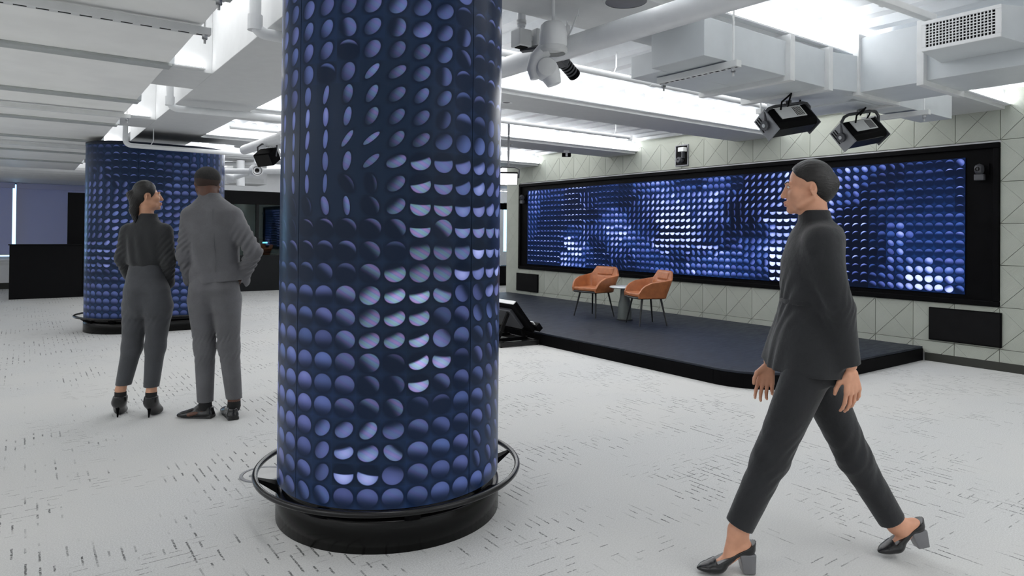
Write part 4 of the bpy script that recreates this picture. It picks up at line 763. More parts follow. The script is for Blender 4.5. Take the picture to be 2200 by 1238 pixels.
# register box with its grille facing the room
MB().hexa([(4.60, 1.50, 2.525), (4.879, 1.42, 2.50), (4.879, 1.93, 2.50), (4.60, 1.93, 2.525), (4.60, 1.50, 2.715), (4.879, 1.42, 2.73), (4.879, 1.93, 2.73), (4.60, 1.93, 2.715)]).build('register_box', M['duct'], t, bevel=.002)
for a, b in (((1.50, 2.525), (1.93, 2.548)), ((1.50, 2.692), (1.93, 2.715)), ((1.50, 2.548), (1.530, 2.692)), ((1.905, 2.548), (1.93, 2.692))):
    MB().box((4.588, a[0], a[1]), (4.60, b[0], b[1])).build('register_frame', M['white'], t, bevel=.002)
rb = MB().box((4.5985, 1.53, 2.548), (4.6, 1.905, 2.692)).build('register_back', M['blackm'], t)
m = MB()
for i in range(1, 20): y = 1.53+.375*i/20; m.box((4.590, y-.0028, 2.548), (4.5984, y+.0028, 2.692))
for i in range(1, 8): z = 2.548+.144*i/8; m.box((4.588, 1.53, z-.0028), (4.5895, 1.905, z+.0028))
o = m.build('grille_bars', M['white'], t); o['kind'] = 'stuff'
hanger((3.42, 2.44, 2.372), (3.42, 3.06, 2.372), .05, (.04, .58), 14, 'slotted strut under the square open end of the white duct', ZD, .04)
hanger((4.74, 3.20, 2.345), (5.20, 3.16, 2.345), .05, (.03, .43), 0, 'strut channel right above the first black stage light', ZD, .04)
hanger((5.86, 2.40, 2.355), (5.83, 2.92, 2.355), .05, (.04, .48), 0, 'strut channel right above the second black stage light', ZD, .04)
t = thing('rigid_conduit', 'grey conduit crossing the bright bay to the duct grille', 'conduit', (4.4, 1.9, 2.80))
MB().box((4.28, 2.00, 2.785), (4.33, 2.05, 2.86)).build('clip', M['strut'], t)
MB().bar((2.3, 2.10, 2.80), (4.86, 1.975, 2.80), .055, .045).build('conduit_run', M['strut'], t, bevel=.004)

def pipe(label, path, r, hang=(), coup=(), mat='pipe', nm='sprinkler_pipe', cat='pipe', grp='white painted pipes under the ceiling'):
    t = thing(nm, label, cat, path[0], 0, grp)
    MB().tube(path, r, 16).build('pipe_run', M[mat], t, smooth=True)
    for q in coup:
        a = Vector(q[0]); d = Vector(q[1]).normalized(); MB().cyl(a-d*r*1.3, a+d*r*1.3, r*1.28).build('coupling', M[mat], t, smooth=True)
    for q in hang:
        MB().tube([(q[0]-r*1.5, q[1], q[2]), (q[0]-r*.5, q[1], q[2]+r*1.8), (q[0], q[1], q[2]+r*3)], .005, 8).build('hanger_loop', M[mat], t)
        MB().cyl((q[0], q[1], q[2]+r*2.6), (q[0], q[1], q[3] if len(q) > 3 else ZD), .006, seg=8).build('hanger_rod', M[mat], t)
    return t
def bend(a, c, b, n=8, r=.08):
    a, c, b = Vector(a), Vector(c), Vector(b); p = c+(a-c).normalized()*r; q = c+(b-c).normalized()*r
    return [a]+[(1-k)**2*p+2*k*(1-k)*c+k*k*q for k in [i/n for i in range(n+1)]]+[b]
bigp = pipe('thick white pipe carrying the stage lamps, crossing in front of the beams', [(2.72, -1.2, 2.45), (2.575, 3.55, 2.45), (2.44, 8.2, 2.45), (2.42, 9.55, 2.45)], .064, [(2.60, 2.95, 2.45, ZB), (2.46, 7.4, 2.45)], [((2.455, 7.9, 2.45), (.03, -1, 0)), ((2.53, 5.2, 2.45), (.03, -1, 0))], nm='lighting_pipe')
pipe('white sprinkler pipe in the bay before the video wall, ending at the duct', [(2.1, 3.99, 2.66), (6.05, 4.01, 2.66)], .026, [(3.95, 4.0, 2.66), (5.4, 4.0, 2.66)], [((4.38, 4.0, 2.66), (1, 0, 0))])
pipe('thin white sprinkler pipe in the second bay, ending before the wall', [(2.1, 6.43, 2.66)]+[(6.62, 6.435, 2.66)], .024, [(6.35, 6.43, 2.66)], [((6.63, 6.435, 2.66), (0, 0, 1))])
pipe('short white sprinkler pipe seen in the third bay beside patterned column', [(2.1, 9.0, 2.66), (6.28, 9.0, 2.66)], .022, [(6.1, 9.0, 2.66)], [((6.28, 9.0, 2.66), (0, 0, 1))])
pipe('white pipe with elbow dropping from the coffer nearest the camera', bend((1.16, 4.365, 3.36), (1.16, 4.365, 2.595), (2.4, 4.35, 2.595)), .036, [], [((1.16, 4.365, 2.655), (0, 0, 1))])
pipe('white pipe with elbow dropping from the second coffer', bend((1.16, 7.40, 3.36), (1.16, 7.40, 2.56), (2.35, 7.30, 2.56)), .034, [], [((1.16, 7.4, 2.63), (0, 0, 1))])
pipe('white pipe with elbow running across the top of the far patterned column', bend((1.03, 9.78, 3.36), (1.03, 9.78, 2.42), (2.95, 9.84, 2.42)), .030, [(1.35, 9.79, 2.42, ZB)], [])
# conduit drop with junction boxes and the lamps on the pipe
t = thing('junction_box', 'white conduit drop with two square junction boxes beside the large pipe', 'junction box', (2.30, 3.12, 2.5))
q = onp(2, 2.53, 1120, 78); jx, jy = q.x, q.y
MB().tube([(jx, jy, ZD), (jx, jy, 2.585)], .026, 14).build('conduit_run', M['pipe'], t, smooth=True)
MB().cyl((jx, jy, 2.60), (jx, jy, 2.625), .030).build('coupling', M['strut'], t)
MB().tube([(jx, jy, 2.60), (jx, jy, 2.56)], .02, 14).build('nipple', M['pipe'], t, smooth=True)
MB().box((jx-.045, jy-.045, 2.465), (jx+.045, jy+.045, 2.565)).build('box_body', M['strut'], t, bevel=.004)
MB().box((jx-.028, jy-.028, 2.460), (jx+.028, jy+.028, 2.4655)).build('box_opening', M['blackm'], t)
MB().box((jx+.06, jy-.075, 2.475), (jx+.16, jy+.015, 2.575)).build('box_body', M['strut'], t, bevel=.004)
MB().bar((jx+.04, jy-.01, 2.52), (jx+.065, jy-.02, 2.52), .03, .03).build('nipple', M['strut'], t)
MB().bar((jx+.03, jy+.04, 2.455), (jx+.25, jy-.28, 2.47), .05, .012).build('rail', M['dark'], t)

# white moving head lamp hanging under the pipe
c = onp(2, 2.42, 1188, 92); mx_, my_ = c.x, c.y
t = thing('moving_head_lamp', 'white moving head lamp hanging from the thick pipe', 'lamp', (mx_, my_, 2.4))
MB().lathe([(.001, .10), (.055, .10), (.070, .085), (.078, .04), (.080, -.02), (.066, -.05), (.001, -.055)], (mx_, my_, 2.43), 28).build('base_drum', M['white'], t, smooth=True)
MB().lathe([(.072, 0), (.082, -.012), (.082, -.03), (.070, -.042)], (mx_, my_, 2.40), 28).build('collar', M['strut'], t, smooth=True)
fw_ = -FH; sd = Vector((-FH.y, FH.x, 0))       # sd points to the left in the photograph
hc = Vector((mx_, my_, 2.27))+sd*.035
MB().tube([Vector((mx_, my_, 2.38))+sd*.045, Vector((mx_, my_, 2.33))+sd*.095, Vector((mx_, my_, 2.27))+sd*.108, Vector((mx_, my_, 2.215))+sd*.098], [.045, .040, .038, .026], 16).build('yoke_arm', M['white'], t, smooth=True)
MB().lathe([(.001, .062), (.045, .058), (.062, .03), (.064, -.03), (.05, -.056), (.001, -.062)], hc, 28, fw_).build('lamp_head', M['white'], t, smooth=True)
MB().tube([hc-sd*.01, hc-sd*.03+Vector((0, 0, -.045)), hc-sd*.045+Vector((0, 0, -.085))], [.058, .054, .040], 18).build('lamp_snout', M['white'], t, smooth=True)
MB().lathe([(.046, 0), (.05, .004), (.03, .010), (.001, .012)], hc+fw_*.062, 28, fw_).build('pivot_cap', M['strut'], t, smooth=True)
MB().cyl((mx_, my_, 2.52), (mx_, my_, ZB), .010, seg=10).build('hanger_rod', M['white'], t)
# small black profile spotlight
a = onp(2, 2.43, 1197, 118); b = a+(onp(2, 2.36, 1226, 152)-onp(2, 2.43, 1197, 118)).normalized()*.20
t = thing('profile_spotlight', 'small black cylindrical spotlight clamped under the thick pipe', 'spotlight', tuple(a))
d = (b-a).normalized(); s_ = d.cross(Vector((0, 0, 1))).normalized(); u_ = s_.cross(d)
MB().obox(a+d*.03, (d, s_, u_), (.05, .040, .040)).build('lamp_body', M['dark'], t, bevel=.008)
MB().lathe([(.001, .06), (.036, .06), (.036, .18), (.040, .182), (.040, .20), (.030, .20), (.028, .185), (.001, .18)], a, 22, d).build('barrel', M['frame'], t, smooth=True)
for k in range(4): MB().lathe([(.0365, .085+.024*k), (.039, .087+.024*k), (.039, .095+.024*k), (.0365, .097+.024*k)], a, 22, d).build('rib', M['dark'], t, smooth=True)
MB().tube([a+s_*.05, a+s_*.05+Vector((0, 0, .07)), a-s_*.05+Vector((0, 0, .07)), a-s_*.05], .006, 8).build('yoke', M['dark'], t)
MB().obox(a+Vector((0, 0, .085)), (d, s_, (0, 0, 1)), (.02, .018, .022)).build('clamp', M['dark'], t, bevel=.003)
MB().obox(a-d*.035+u_*.02, (d, s_, u_), (.012, .045, .012)).build('knob', M['midg'], t, bevel=.003)
# little white bracket lamp
q = onp(2, 2.60, 1218, 66)
t = thing('pin_spot', 'tiny bright white bracket lamp behind the thick pipe', 'lamp', (q.x, q.y, 2.6))
MB().lathe([(.001, .035), (.012, .035), (.026, -.03), (.028, -.035), (.001, -.03)], (q.x, q.y, 2.60), 18, (0.1, -.3, 1)).build('cup', M['white'], t, smooth=True)
MB().cyl((q.x, q.y, 2.63), (q.x, q.y, ZB), .005, seg=8).build('stem', M['white'], t)
MB().lathe([(.016, .0), (.010, -.014), (.001, -.016)], (q.x, q.y, 2.565), 16, (0.1, -.3, 1)).build('bulb', M['lamp'], t, smooth=True)

def stage_light(cpx, L, d, roll, label, ztop):
    """black wash light: long body across the view, yoke above"""
    c = CAMP+ray(*cpx)*d
    t = thing('stage_light', label, 'stage light', tuple(c), 0, 'black stage lights over the stage')
    rt = Vector((FH.y, -FH.x, 0)); Zv = Vector((0, 0, 1))
    ax = (rt*math.cos(roll)+FH*math.sin(roll)+Zv*.20).normalized()
    ln = (rt*math.sin(roll)*.55-FH*math.cos(roll)*.55-Zv*.80); ln = (ln-ax*ln.dot(ax)).normalized()
    up = ax.cross(ln); up = up if up.dot(FH) < 0 else -up; fr = -FH          # up: the side of the housing that faces the room
    h = L/2
    prof = [(-.095, -.062), (.05, -.075), (.085, -.045), (.085, .045), (.05, .075), (-.095, .062)]
    n = len(prof); vs = [c+ax*x+ln*p+up*q for x in (-h, h) for p, q in prof]
    fs = [tuple(range(n)), tuple(range(n, 2*n))[::-1]]+[(i, n+i, n+(i+1) % n, (i+1) % n) for i in range(n)]
    MB().raw(vs, fs).build('lamp_body', M['frame'], t, bevel=.006)
    MB().obox(c+ln*.087, (ax, up, ln), (h*.94, .041, .003)).build('lens', M['plinth'], t)
    for sg in (-1, 1):
        MB().obox(c+ax*(sg*(h+.006)), (ln, up, ax), (.098, .068, .006)).build('end_plate', M['midg'] if sg < 0 else M['dark'], t, bevel=.004)
        pk = MB().cyl(c+ax*(sg*(h+.010)), c+ax*(sg*(h+.035)), .036).build('pivot_knob', M['dark'], t, smooth=False)
        MB().cyl(c+ax*(sg*(h+.035)), c+ax*(sg*(h+.040)), .014).build('bolt', M['steel'], pk)
    for k in range(3): MB().obox(c-ax*(h+.0135)+up*(-.05+.02*k)-ln*.03, (ln, up, ax), (.055, .004, .002)).build('vent', M['blackm'], t)
    MB().obox(c-ln*.098, (ax, up, ln), (h*.80, .05, .004)).build('heat_sink', M['strut'], t)
    MB().obox(c+up*.073-ln*.03, (ax, ln, up), (h*.62, .05, .003)).build('side_plate', M['strut'], t)
    for k in range(6): MB().obox(c+up*.0765-ln*.03+ax*(h*(.18+.07*k)), (ax, ln, up), (.003, .04, .001)).build('vent', M['blackm'], t)
    A = c-ax*(h+.022); B = c+ax*(h+.022); zt = ztop-c.z
    MB().tube([A, A+Zv*(zt*.72), A+ax*.03+Zv*(zt*.92), A+ax*.08+Zv*zt, B-ax*.08+Zv*zt, B-ax*.03+Zv*(zt*.92), B+Zv*(zt*.72), B], .012, 10).build('yoke', M['dark'], t, smooth=True)
    MB().bar(A+ax*.05+Zv*.10-fr*.04, B-ax*.05+Zv*.105-fr*.04, .018, .018).build('handle_bar', M['dark'], t)
    MB().obox(c+Zv*(zt+.012), (ax, fr, Zv), (.03, .02, .018)).build('clamp', M['dark'], t, bevel=.003)
    for k in range(2):
        P0 = c+ax*(h*.75)-ln*.1; MB().tube([P0, P0+ax*.06+Zv*.06, P0+ax*(.10-.04*k)+Zv*(.14+.03*k), P0+ax*.02+Zv*(.20+.02*k), P0-ax*.05+Zv*(zt)], .006, 8).build('cable', M['blackm'], t, smooth=True)
    MB().tube([c+up*.09-ln*.05-ax*h*.5, c+up*.13-ln*.09-ax*h*.45, c+up*.12+Zv*.13-ax*h*.30, c+Zv*(zt*.9)], .007, 8).build('cable', M['blackm'], t, smooth=True)
    return t
stage_light((1692, 262), .42, 5.0, .46, 'black stage light hanging nearer the camera, left of the pair', 2.325)
stage_light((1848, 288), .40, 5.35, .46, 'black stage light with raised yoke, right of the pair', 2.335)

def floodlight(label, c, sz, ax, fr, mat, ztop, lens=None):
    t = thing('floodlight', label, 'floodlight', tuple(c))
    ax = Vector(ax).normalized(); fr = Vector(fr).normalized(); up = ax.cross(fr); up = up if up.z > 0 else -up; Zv = Vector((0, 0, 1)); c = Vector(c)
    MB().obox(c, (ax, fr, up), (sz[0], sz[1], sz[2])).build('lamp_body', mat, t, bevel=.01)
    MB().obox(c+fr*(sz[1]+.003), (ax, fr, up), (sz[0]*.92, .003, sz[2]*.9)).build('lens', lens or M['plinth'], t)
    for k in range(5): MB().obox(c-fr*(sz[1]+.02)+ax*(sz[0]*(-.8+.4*k)), (ax, fr, up), (.006, .02, sz[2]*.8)).build('heat_fin', M['strut'], t)
    MB().tube([c-ax*(sz[0]+.01), c-ax*(sz[0]+.02)+Zv*(ztop-c.z)*.8, c-ax*sz[0]*.7+Zv*(ztop-c.z), c+ax*sz[0]*.7+Zv*(ztop-c.z), c+ax*(sz[0]+.02)+Zv*(ztop-c.z)*.8, c+ax*(sz[0]+.01)], .011, 8).build('yoke', M['dark'], t, smooth=True)
    MB().cyl(c+Zv*(ztop-c.z), c+Zv*((ZD if lens else 2.39)-c.z), .014).build('stem', M['dark'], t)
    return t
q = CAMP+ray(574, 338)*8.3
floodlight('black square floodlight under the pipe left of nearest column', q, (.10, .07, .095), (FH.y, -FH.x, .12), -FH*.6+Vector((0, 0, -.7))+Vector((-.4, .2, 0)), M['frame'], q.z+.17)
q = CAMP+ray(1092, 383)*9.2
floodlight('bright white lit flood panel between nearest column and video wall', q, (.13, .03, .085), (FH.y, -FH.x, 0), -FH*.85+Vector((0, 0, -.4)), M['frame'], q.z+.15, M['lamp'])
q = onp(0, 6.9, 1217, 333)
t = thing('spot_camera', 'tiny black and white spotlight under the beam above wall top', 'spotlight', tuple(q))
MB().obox(q, ((FH.y, -FH.x, 0), FH, (0, 0, 1)), (.07, .03, .03)).build('lamp_body', M['frame'], t, bevel=.008)
MB().obox(q+Vector((0, 0, .05)), ((FH.y, -FH.x, 0), FH, (0, 0, 1)), (.045, .03, .02)).build('mount', M['white'], t, bevel=.004)
MB().cyl(q+Vector((0, 0, .06)), (q.x, q.y, ZB), .008, seg=8).build('stem', M['white'], t)
MB().obox(q-FH*.033, ((FH.y, -FH.x, 0), FH, (0, 0, 1)), (.016, .004, .026)).build('lens', M['white'], t)

# white things hanging in the far left bays
q = CAMP+ray(528, 300)*10.6
t = thing('pendant_speaker', 'white tapered pendant speaker hanging behind the near column at left', 'speaker', (q.x, q.y, q.z))
MB().lathe([(.001, .19), (.115, .19), (.13, .18), (.165, -.065), (.17, -.118), (.163, -.126), (.001, -.118)], q, 32).build('cabinet', M['white'], t, smooth=True)
MB().lathe([(.155, -.127), (.10, -.130), (.001, -.131)], q, 32).build('grille', M['strut'], t, smooth=True)
MB().cyl(q+Vector((0, 0, .17)), (q.x, q.y, ZD), .007, seg=8).build('hanger_rod', M['white'], t)
t = thing('track_spotlight', 'white tubular spotlight aimed at the camera beyond standing man', 'spotlight', tuple(CAMP+ray(550, 366)*10.5))
q = CAMP+ray(550, 366)*10.5; d = (-FH+Vector((.42, -.2, -.1))).normalized()
MB().lathe([(.001, -.28), (.075, -.28), (.085, -.24), (.085, .20), (.078, .205), (.070, .20), (.001, .13)], q, 24, d).build('barrel', M['white'], t, smooth=True)
MB().lathe([(.066, .202), (.05, .17), (.001, .15)], q, 24, d).build('lens', M['plinth'], t, smooth=True)
MB().cyl(q-d*.05+Vector((0, 0, .07)), (q-d*.05)+Vector((0, 0, .50)), .014, seg=10).build('stem', M['white'], t)
q2 = CAMP+ray(530, 350)*10.8
t = thing('pipe_cluster', 'white pipes and fittings crossing the far bays beside standing man', 'pipe', tuple(q2))
for a, b, r, dd in (((470, 368), (605, 368), .045, 11.0), ((470, 392), (545, 366), .05, 11.2), ((470, 352), (560, 352), .04, 12.5), ((517, 345), (517, 400), .07, 12.3), ((549, 318), (552, 352), .04, 9.9)):
    MB().tube([CAMP+ray(*a)*dd, CAMP+ray(*b)*dd], r, 14).build('pipe_run', M['pipe'], t, smooth=True)
for a, r, dd in (((492, 384), .075, 11.1), ((545, 372), .06, 11.0)):
    q = CAMP+ray(*a)*dd; MB().cyl(q-Vector((.06, 0, 0)), q+Vector((.06, 0, 0)), r).build('fitting', M['pipe'], t, smooth=True)
q = CAMP+ray(540, 402)*13.6
t = thing('air_handler', 'white box unit hanging from far ceiling beside standing man', 'air unit', tuple(q))
MB().box((q.x-.40, q.y-.2, q.z+.05), (q.x+.25, q.y+.5, 2.66)).build('casing', M['white'], t, bevel=.01)
for dx in (-.3, .15): MB().cyl((q.x+dx, q.y+.1, 2.65), (q.x+dx, q.y+.1, ZD+.07), .008, seg=8).build('hanger_rod', M['white'], t)
MB().box((q.x-.34, q.y-.205, q.z+.08), (q.x+.19, q.y-.199, q.z+.16)).build('vent_panel', M['strut'], t)

# ------------------------------------------------------------------ far end: windows, booth, bulkheads
YW = 18.9
wb = MB().box((-9, YW, 0), (15, YW+.3, .70)).box((-9, YW, 2.40), (15, YW+.3, 3.4))
xs = [-6.6, -4.5, -3.0, -2.95]
wins = [(-4.6, -2.45), (-2.35, -.09), (-.05, 2.5), (12.1, 13.2), (13.35, 14.6)]
edges = [-9]+[e for w in wins for e in w]+[15]
for i in range(0, len(edges), 2):
    if edges[i+1]-edges[i] > .001: wb.box((edges[i], YW, .70), (edges[i+1], YW+.3, 2.40))
struct(wb.build('wall_back', M['white']))
for i, (a, b) in enumerate(wins):
    w = struct(MB().box((a, YW+.10, .70), (a+.05, YW+.16, 2.40)).box((b-.05, YW+.10, .70), (b, YW+.16, 2.40)).box((a, YW+.10, 2.35), (b, YW+.16, 2.40)).box((a, YW+.10, .70), (b, YW+.16, .715)).build('window_%d' % (i+1), M['midg']))
    MB().box((a+.05, YW+.125, .715), (b-.05, YW+.131, 2.35)).build('pane', M['glass'], w)
blab = ['lavender roller blind at the left edge, left of the bright vertical gap', 'lavender roller blind between bright gap and black booth panel']
for i, (a, b, zb) in enumerate(((-2.40, -.205, .765), (-.135, 2.5, .72))):
    t = thing('roller_blind', blab[i], 'blind', ((a+b)/2, YW-.03, .72), 0, 'roller blinds at the far windows')
    MB().box((a, YW-.030, zb), (b, YW-.027, 2.26)).build('fabric', M['blind'], t)
    MB().box((a, YW-.040, zb-.015), (b, YW-.017, zb+.005)).build('bottom_rail', M['strut'], t)
    MB().box((a, YW-.10, 2.255), (b+.04, YW-.004, 2.375)).build('head_box', M['blind'], t, bevel=.006)
t = thing('radiator_cover', 'pale wall heater cover below the far left window', 'heater', (-3.5, YW-.2, 0))
MB().box((-8.5, YW-.22, .14), (.2, YW-.002, .63)).build('casing', M['white'], t, bevel=.01)
MB().box((-8.5, YW-.25, .63), (.2, YW-.002, .67)).build('sill_top', M['white'], t, bevel=.006)
MB().box((-8.5, YW-.222, .53), (.2, YW-.2205, .59)).build('vent_slot', M['strut'], t)
MB().box((-8.5, YW-.20, 0), (.2, YW-.01, .139)).build('plinth', M['base'], t)
# bulkhead over the far windows with a curved soffit
t = thing('bulkhead', 'white curved bulkhead under ceiling above the far left windows', 'bulkhead', (-2, 17.6, 2.4))
m = MB(); pr_ = [(18.88, 2.385), (17.4, 2.385)]+[(17.4-.42*math.sin(a), 2.385+.27*(1-math.cos(a))) for a in [PI/2*i/8 for i in range(1, 9)]]+[(18.88, 2.655)]
n = len(pr_); vs = [(x, y, z) for x in (-8.9, 2.4) for y, z in pr_]
m.raw(vs, [tuple(range(n)), tuple(range(n, 2*n))[::-1]]+[(i, n+i, n+(i+1) % n, (i+1) % n) for i in range(n)]).build('soffit', M['white'], t)
# control booth
YB = 15.9
bt = thing('control_booth', 'black control booth with glass front beyond the standing couple', 'booth', (2.5, YB, 0))
MB().box((-.21, YB, 0), (.962, YB+.18, 1.03)).build('counter_front', M['booth'], bt, bevel=.004)
MB().box((-.23, YB-.02, 1.03), (.962, YB+.35, 1.045)).build('counter_top', M['booth'], bt)
MB().box((.72, YB+.36, 0), (3.3, YB+.45, 2.09)).build('tall_panel', M['booth'], bt, bevel=.004)
MB().box((.966, YB, 0), (3.3, YB+.18, 1.03)).build('counter_front', M['booth'], bt, bevel=.004)
YG = 15.6
MB().box((3.3, YG, 0), (8.6, YG+.16, .80)).build('low_wall', M['boothg'], bt, bevel=.004)
MB().box((2.0, YG, 1.945), (8.6, YG+.18, 2.235)).build('header', M['booth'], bt, bevel=.004)
for x in (3.3, 4.26, 6.2, 8.5): MB().box((x-.03, YG+.02, .80), (x+.03, YG+.10, 1.945)).build('mullion', M['boothg'], bt)
for a, b in ((3.33, 4.23), (4.29, 6.17), (6.23, 8.47)): MB().box((a, YG+.05, .80), (b, YG+.056, 1.945)).build('pane', M['bglass'], bt)
MB().box((3.3, 18.4, 0), (8.6, 18.5, 2.3)).build('rear_panel', simple('teal_panel', C4(.02, .06, .085), .6), bt)
MB().box((3.3, YG+.2, 2.30), (8.6, 18.5, 2.32)).build('booth_ceiling', M['boothg'], bt)
MB().box((8.5, YG+.2, 0), (8.6, 18.4, 2.3)).build('side_panel', M['booth'], bt); MB().box((3.2, YG+.5, 0), (3.28, 18.4, 2.3)).build('side_panel', M['booth'], bt)
MB().box((4.5, 17.0, 0), (8.3, 17.7, .78)).build('desk', M['booth'], bt)
t = thing('desk_monitor', 'small glowing monitor inside the dark control booth', 'monitor', (4.85, 17.2, .78))
MB().box((4.55, 17.25, .86), (5.05, 17.28, 1.16)).build('housing', M['frame'], t); MB().box((4.72, 17.2, .78), (4.88, 17.32, .80)).build('foot', M['frame'], t); MB().box((4.78, 17.28, .80), (4.82, 17.30, .9)).build('stem', M['frame'], t)
MB().box((4.83, 17.2455, 1.04), (4.95, 17.249, 1.075)).build('lit_strip', M['bluelight'], t)
bh = struct(MB().box((2.0, YG, 2.237), (8.6, YG+.4, 2.95)).build('trim_2', M['white']))
# wall return past the video wall, with dark door frame
t = thing('rack_cabinet', 'black cabinet in the doorway gap left of the sage wall', 'cabinet', (10.2, 14.4, 0))
MB().box((9.6, 14.2, .0), (11.4, 14.7, .50)).build('cabinet_body', M['frame'], t, bevel=.01)
MB().box((9.6, 14.19, .06), (10.48, 14.199, .47)).build('door', M['booth'], t); MB().box((10.52, 14.19, .06), (11.4, 14.199, .47)).build('door', M['booth'], t)
t = thing('door_portal', 'black portal header beyond the far left end of sage wall', 'portal', (9.5, 13.4, 0))
MB().box((8.4, 13.4, 1.93), (11.5, 13.5, 2.08)).build('header', M['frame'], t)
MB().box((8.4, 13.4, 0), (8.5, 13.5, 1.93)).build('jamb', M['frame'], t); MB().box((11.4, 13.4, 0), (11.5, 13.5, 1.93)).build('jamb', M['frame'], t)
# floor box beside the near column
p = onp(2, 0, 566, 1020)
t = thing('floor_socket', 'round grey floor socket lid beside the nearest column base', 'floor box', (p.x, p.y, 0))
MB().lathe([(.001, .004), (.10, .004), (.104, .0035), (.106, .0)], (p.x, p.y, 0), 40).build('lid', simple('carpet_lid', C4(.52, .52, .515), .9), t, smooth=True)
MB().lathe([(.125, 0), (.124, .005), (.108, .005), (.107, .0)], (p.x, p.y, 0), 40).build('rim', M['midg'], t, smooth=True)
MB().tube([(p.x-.06+.015*math.cos(a), p.y+.015*math.sin(a), .005) for a in [PI*2*i/16 for i in range(16)]], .003, 6, closed=True).build('latch', M['midg'], t)
# ------------------------------------------------------------------ people: solid figures grown on a grid and skinned as one surface
class Sdf:
    def __init__(s, lo, hi, h):
        s.h = h; s.lo = np.array(lo, float); n = np.ceil((np.array(hi)-s.lo)/h).astype(int)+1; s.n = n
        s.F = np.full(n, .5, np.float32)
        s.ax = [s.lo[i]+h*np.arange(n[i]) for i in range(3)]
    def win(s, lo, hi):
        a = np.clip(np.floor((np.array(lo)-s.lo)/s.h).astype(int), 0, s.n); b = np.clip(np.ceil((np.array(hi)-s.lo)/s.h).astype(int)+1, 0, s.n)
        sl = tuple(slice(a[i], b[i]) for i in range(3))
        return sl, s.ax[0][sl[0]][:, None, None], s.ax[1][sl[1]][None, :, None], s.ax[2][sl[2]][None, None, :]
    def put(s, sl, d, k, op='u'):
        f = s.F[sl]
        if f.size == 0: return
        if op == 'u':
            if k > 0: hh = np.clip(.5+.5*(f-d)/k, 0, 1); r = f*(1-hh)+d*hh-k*hh*(1-hh)
            else: r = np.minimum(f, d)
        elif op == 's':
            d = -d
            if k > 0: hh = np.clip(.5-.5*(f-d)/k, 0, 1); r = f*(1-hh)+d*hh+k*hh*(1-hh)
            else: r = np.maximum(f, d)
        s.F[sl] = r
    def cap(s, a, b, ra, rb, k=.02, op='u', flat=None, wr=None):
        """tapered capsule; flat = (axis vector, factor) thins it along an axis; wr = (amplitude, wavelength, centre, spread, skew) wrinkles"""
        a = np.array(a, float); b = np.array(b, float); R = max(ra, rb)*(1/(flat[1]) if flat and flat[1] < 1 else 1)+k+.03
        sl, X, Y, Z = s.win(np.minimum(a, b)-R, np.maximum(a, b)+R)
        if 0 in s.F[sl].shape: return
        d = b-a; L2 = max(d@d, 1e-12); px, py, pz = X-a[0], Y-a[1], Z-a[2]
        t = np.clip((px*d[0]+py*d[1]+pz*d[2])/L2, 0, 1); qx, qy, qz = px-t*d[0], py-t*d[1], pz-t*d[2]
        if flat:
            n = np.array(flat[0], float); n /= np.linalg.norm(n); c = (qx*n[0]+qy*n[1]+qz*n[2])*(1/flat[1]-1)
            qx, qy, qz = qx+c*n[0], qy+c*n[1], qz+c*n[2]
        r = ra+(rb-ra)*t
        if wr:
            L = math.sqrt(L2); amp, wl, c0, sp, sk = wr
            r = r+amp*np.sin(2*PI*(t*L/wl+sk*(qx-.6*qz+.4*qy)/wl))*np.exp(-((t-c0)/sp)**2)
        s.put(sl, np.sqrt(qx*qx+qy*qy+qz*qz)-r, k, op)
    def ell(s, c, r, Mx=None, k=.02, op='u'):
        c = np.array(c, float); r = np.array(r, float); R = r.max()+k+.02
        sl, X, Y, Z = s.win(c-R, c+R)
        if 0 in s.F[sl].shape: return
        px, py, pz = X-c[0], Y-c[1], Z-c[2]
        if Mx is not None: px, py, pz = [Mx[0][i]*px+Mx[1][i]*py+Mx[2][i]*pz for i in range(3)]
        k0 = np.sqrt((px/r[0])**2+(py/r[1])**2+(pz/r[2])**2); k1 = np.sqrt((px/r[0]**2)**2+(py/r[1]**2)**2+(pz/r[2]**2)**2)+1e-9
        s.put(sl, k0*(k0-1)/k1, k, op)
    def tower(s, st, k=.02, pw=2.2, rot=0.0, wr=None):
        """stack of oval cross-sections: (z, cx, cy, rx, ry)"""
        a = np.array(st, float); a = a[np.argsort(a[:, 0])]; R = a[:, 3:].max()+k+.03
        lo = [a[:, 1].min()-R, a[:, 2].min()-R, a[0, 0]-.03]; hi = [a[:, 1].max()+R, a[:, 2].max()+R, a[-1, 0]+.03]
        sl, X, Y, Z = s.win(lo, hi); z = Z.ravel()
        # smooth interpolation of the stations
        zz = np.clip(z, a[0, 0], a[-1, 0]); I = [np.interp(zz, a[:, 0], a[:, i]) for i in range(1, 5)]
        ker = np.ones(max(1, int(.035/s.h)))
        def sm(v):
            m = len(ker)//2; p = np.pad(v, m, mode='edge'); return np.convolve(p, ker/len(ker), 'same')[m:m+len(v)]
        cx, cy, rx, ry = [sm(v)[None, None, :] for v in I]
        dx, dy = X-cx, Y-cy; cr, sr = math.cos(rot), math.sin(rot); dx, dy = dx*cr+dy*sr, -dx*sr+dy*cr
        q = (np.abs(dx/rx)**pw+np.abs(dy/ry)**pw)**(1/pw); d = (q-1)*np.minimum(rx, ry)
        if wr is not None: d = d+wr(X, Y, Z)
        d = np.maximum(d, np.maximum(Z-a[-1, 0], a[0, 0]-Z)); s.put(sl, d, k)
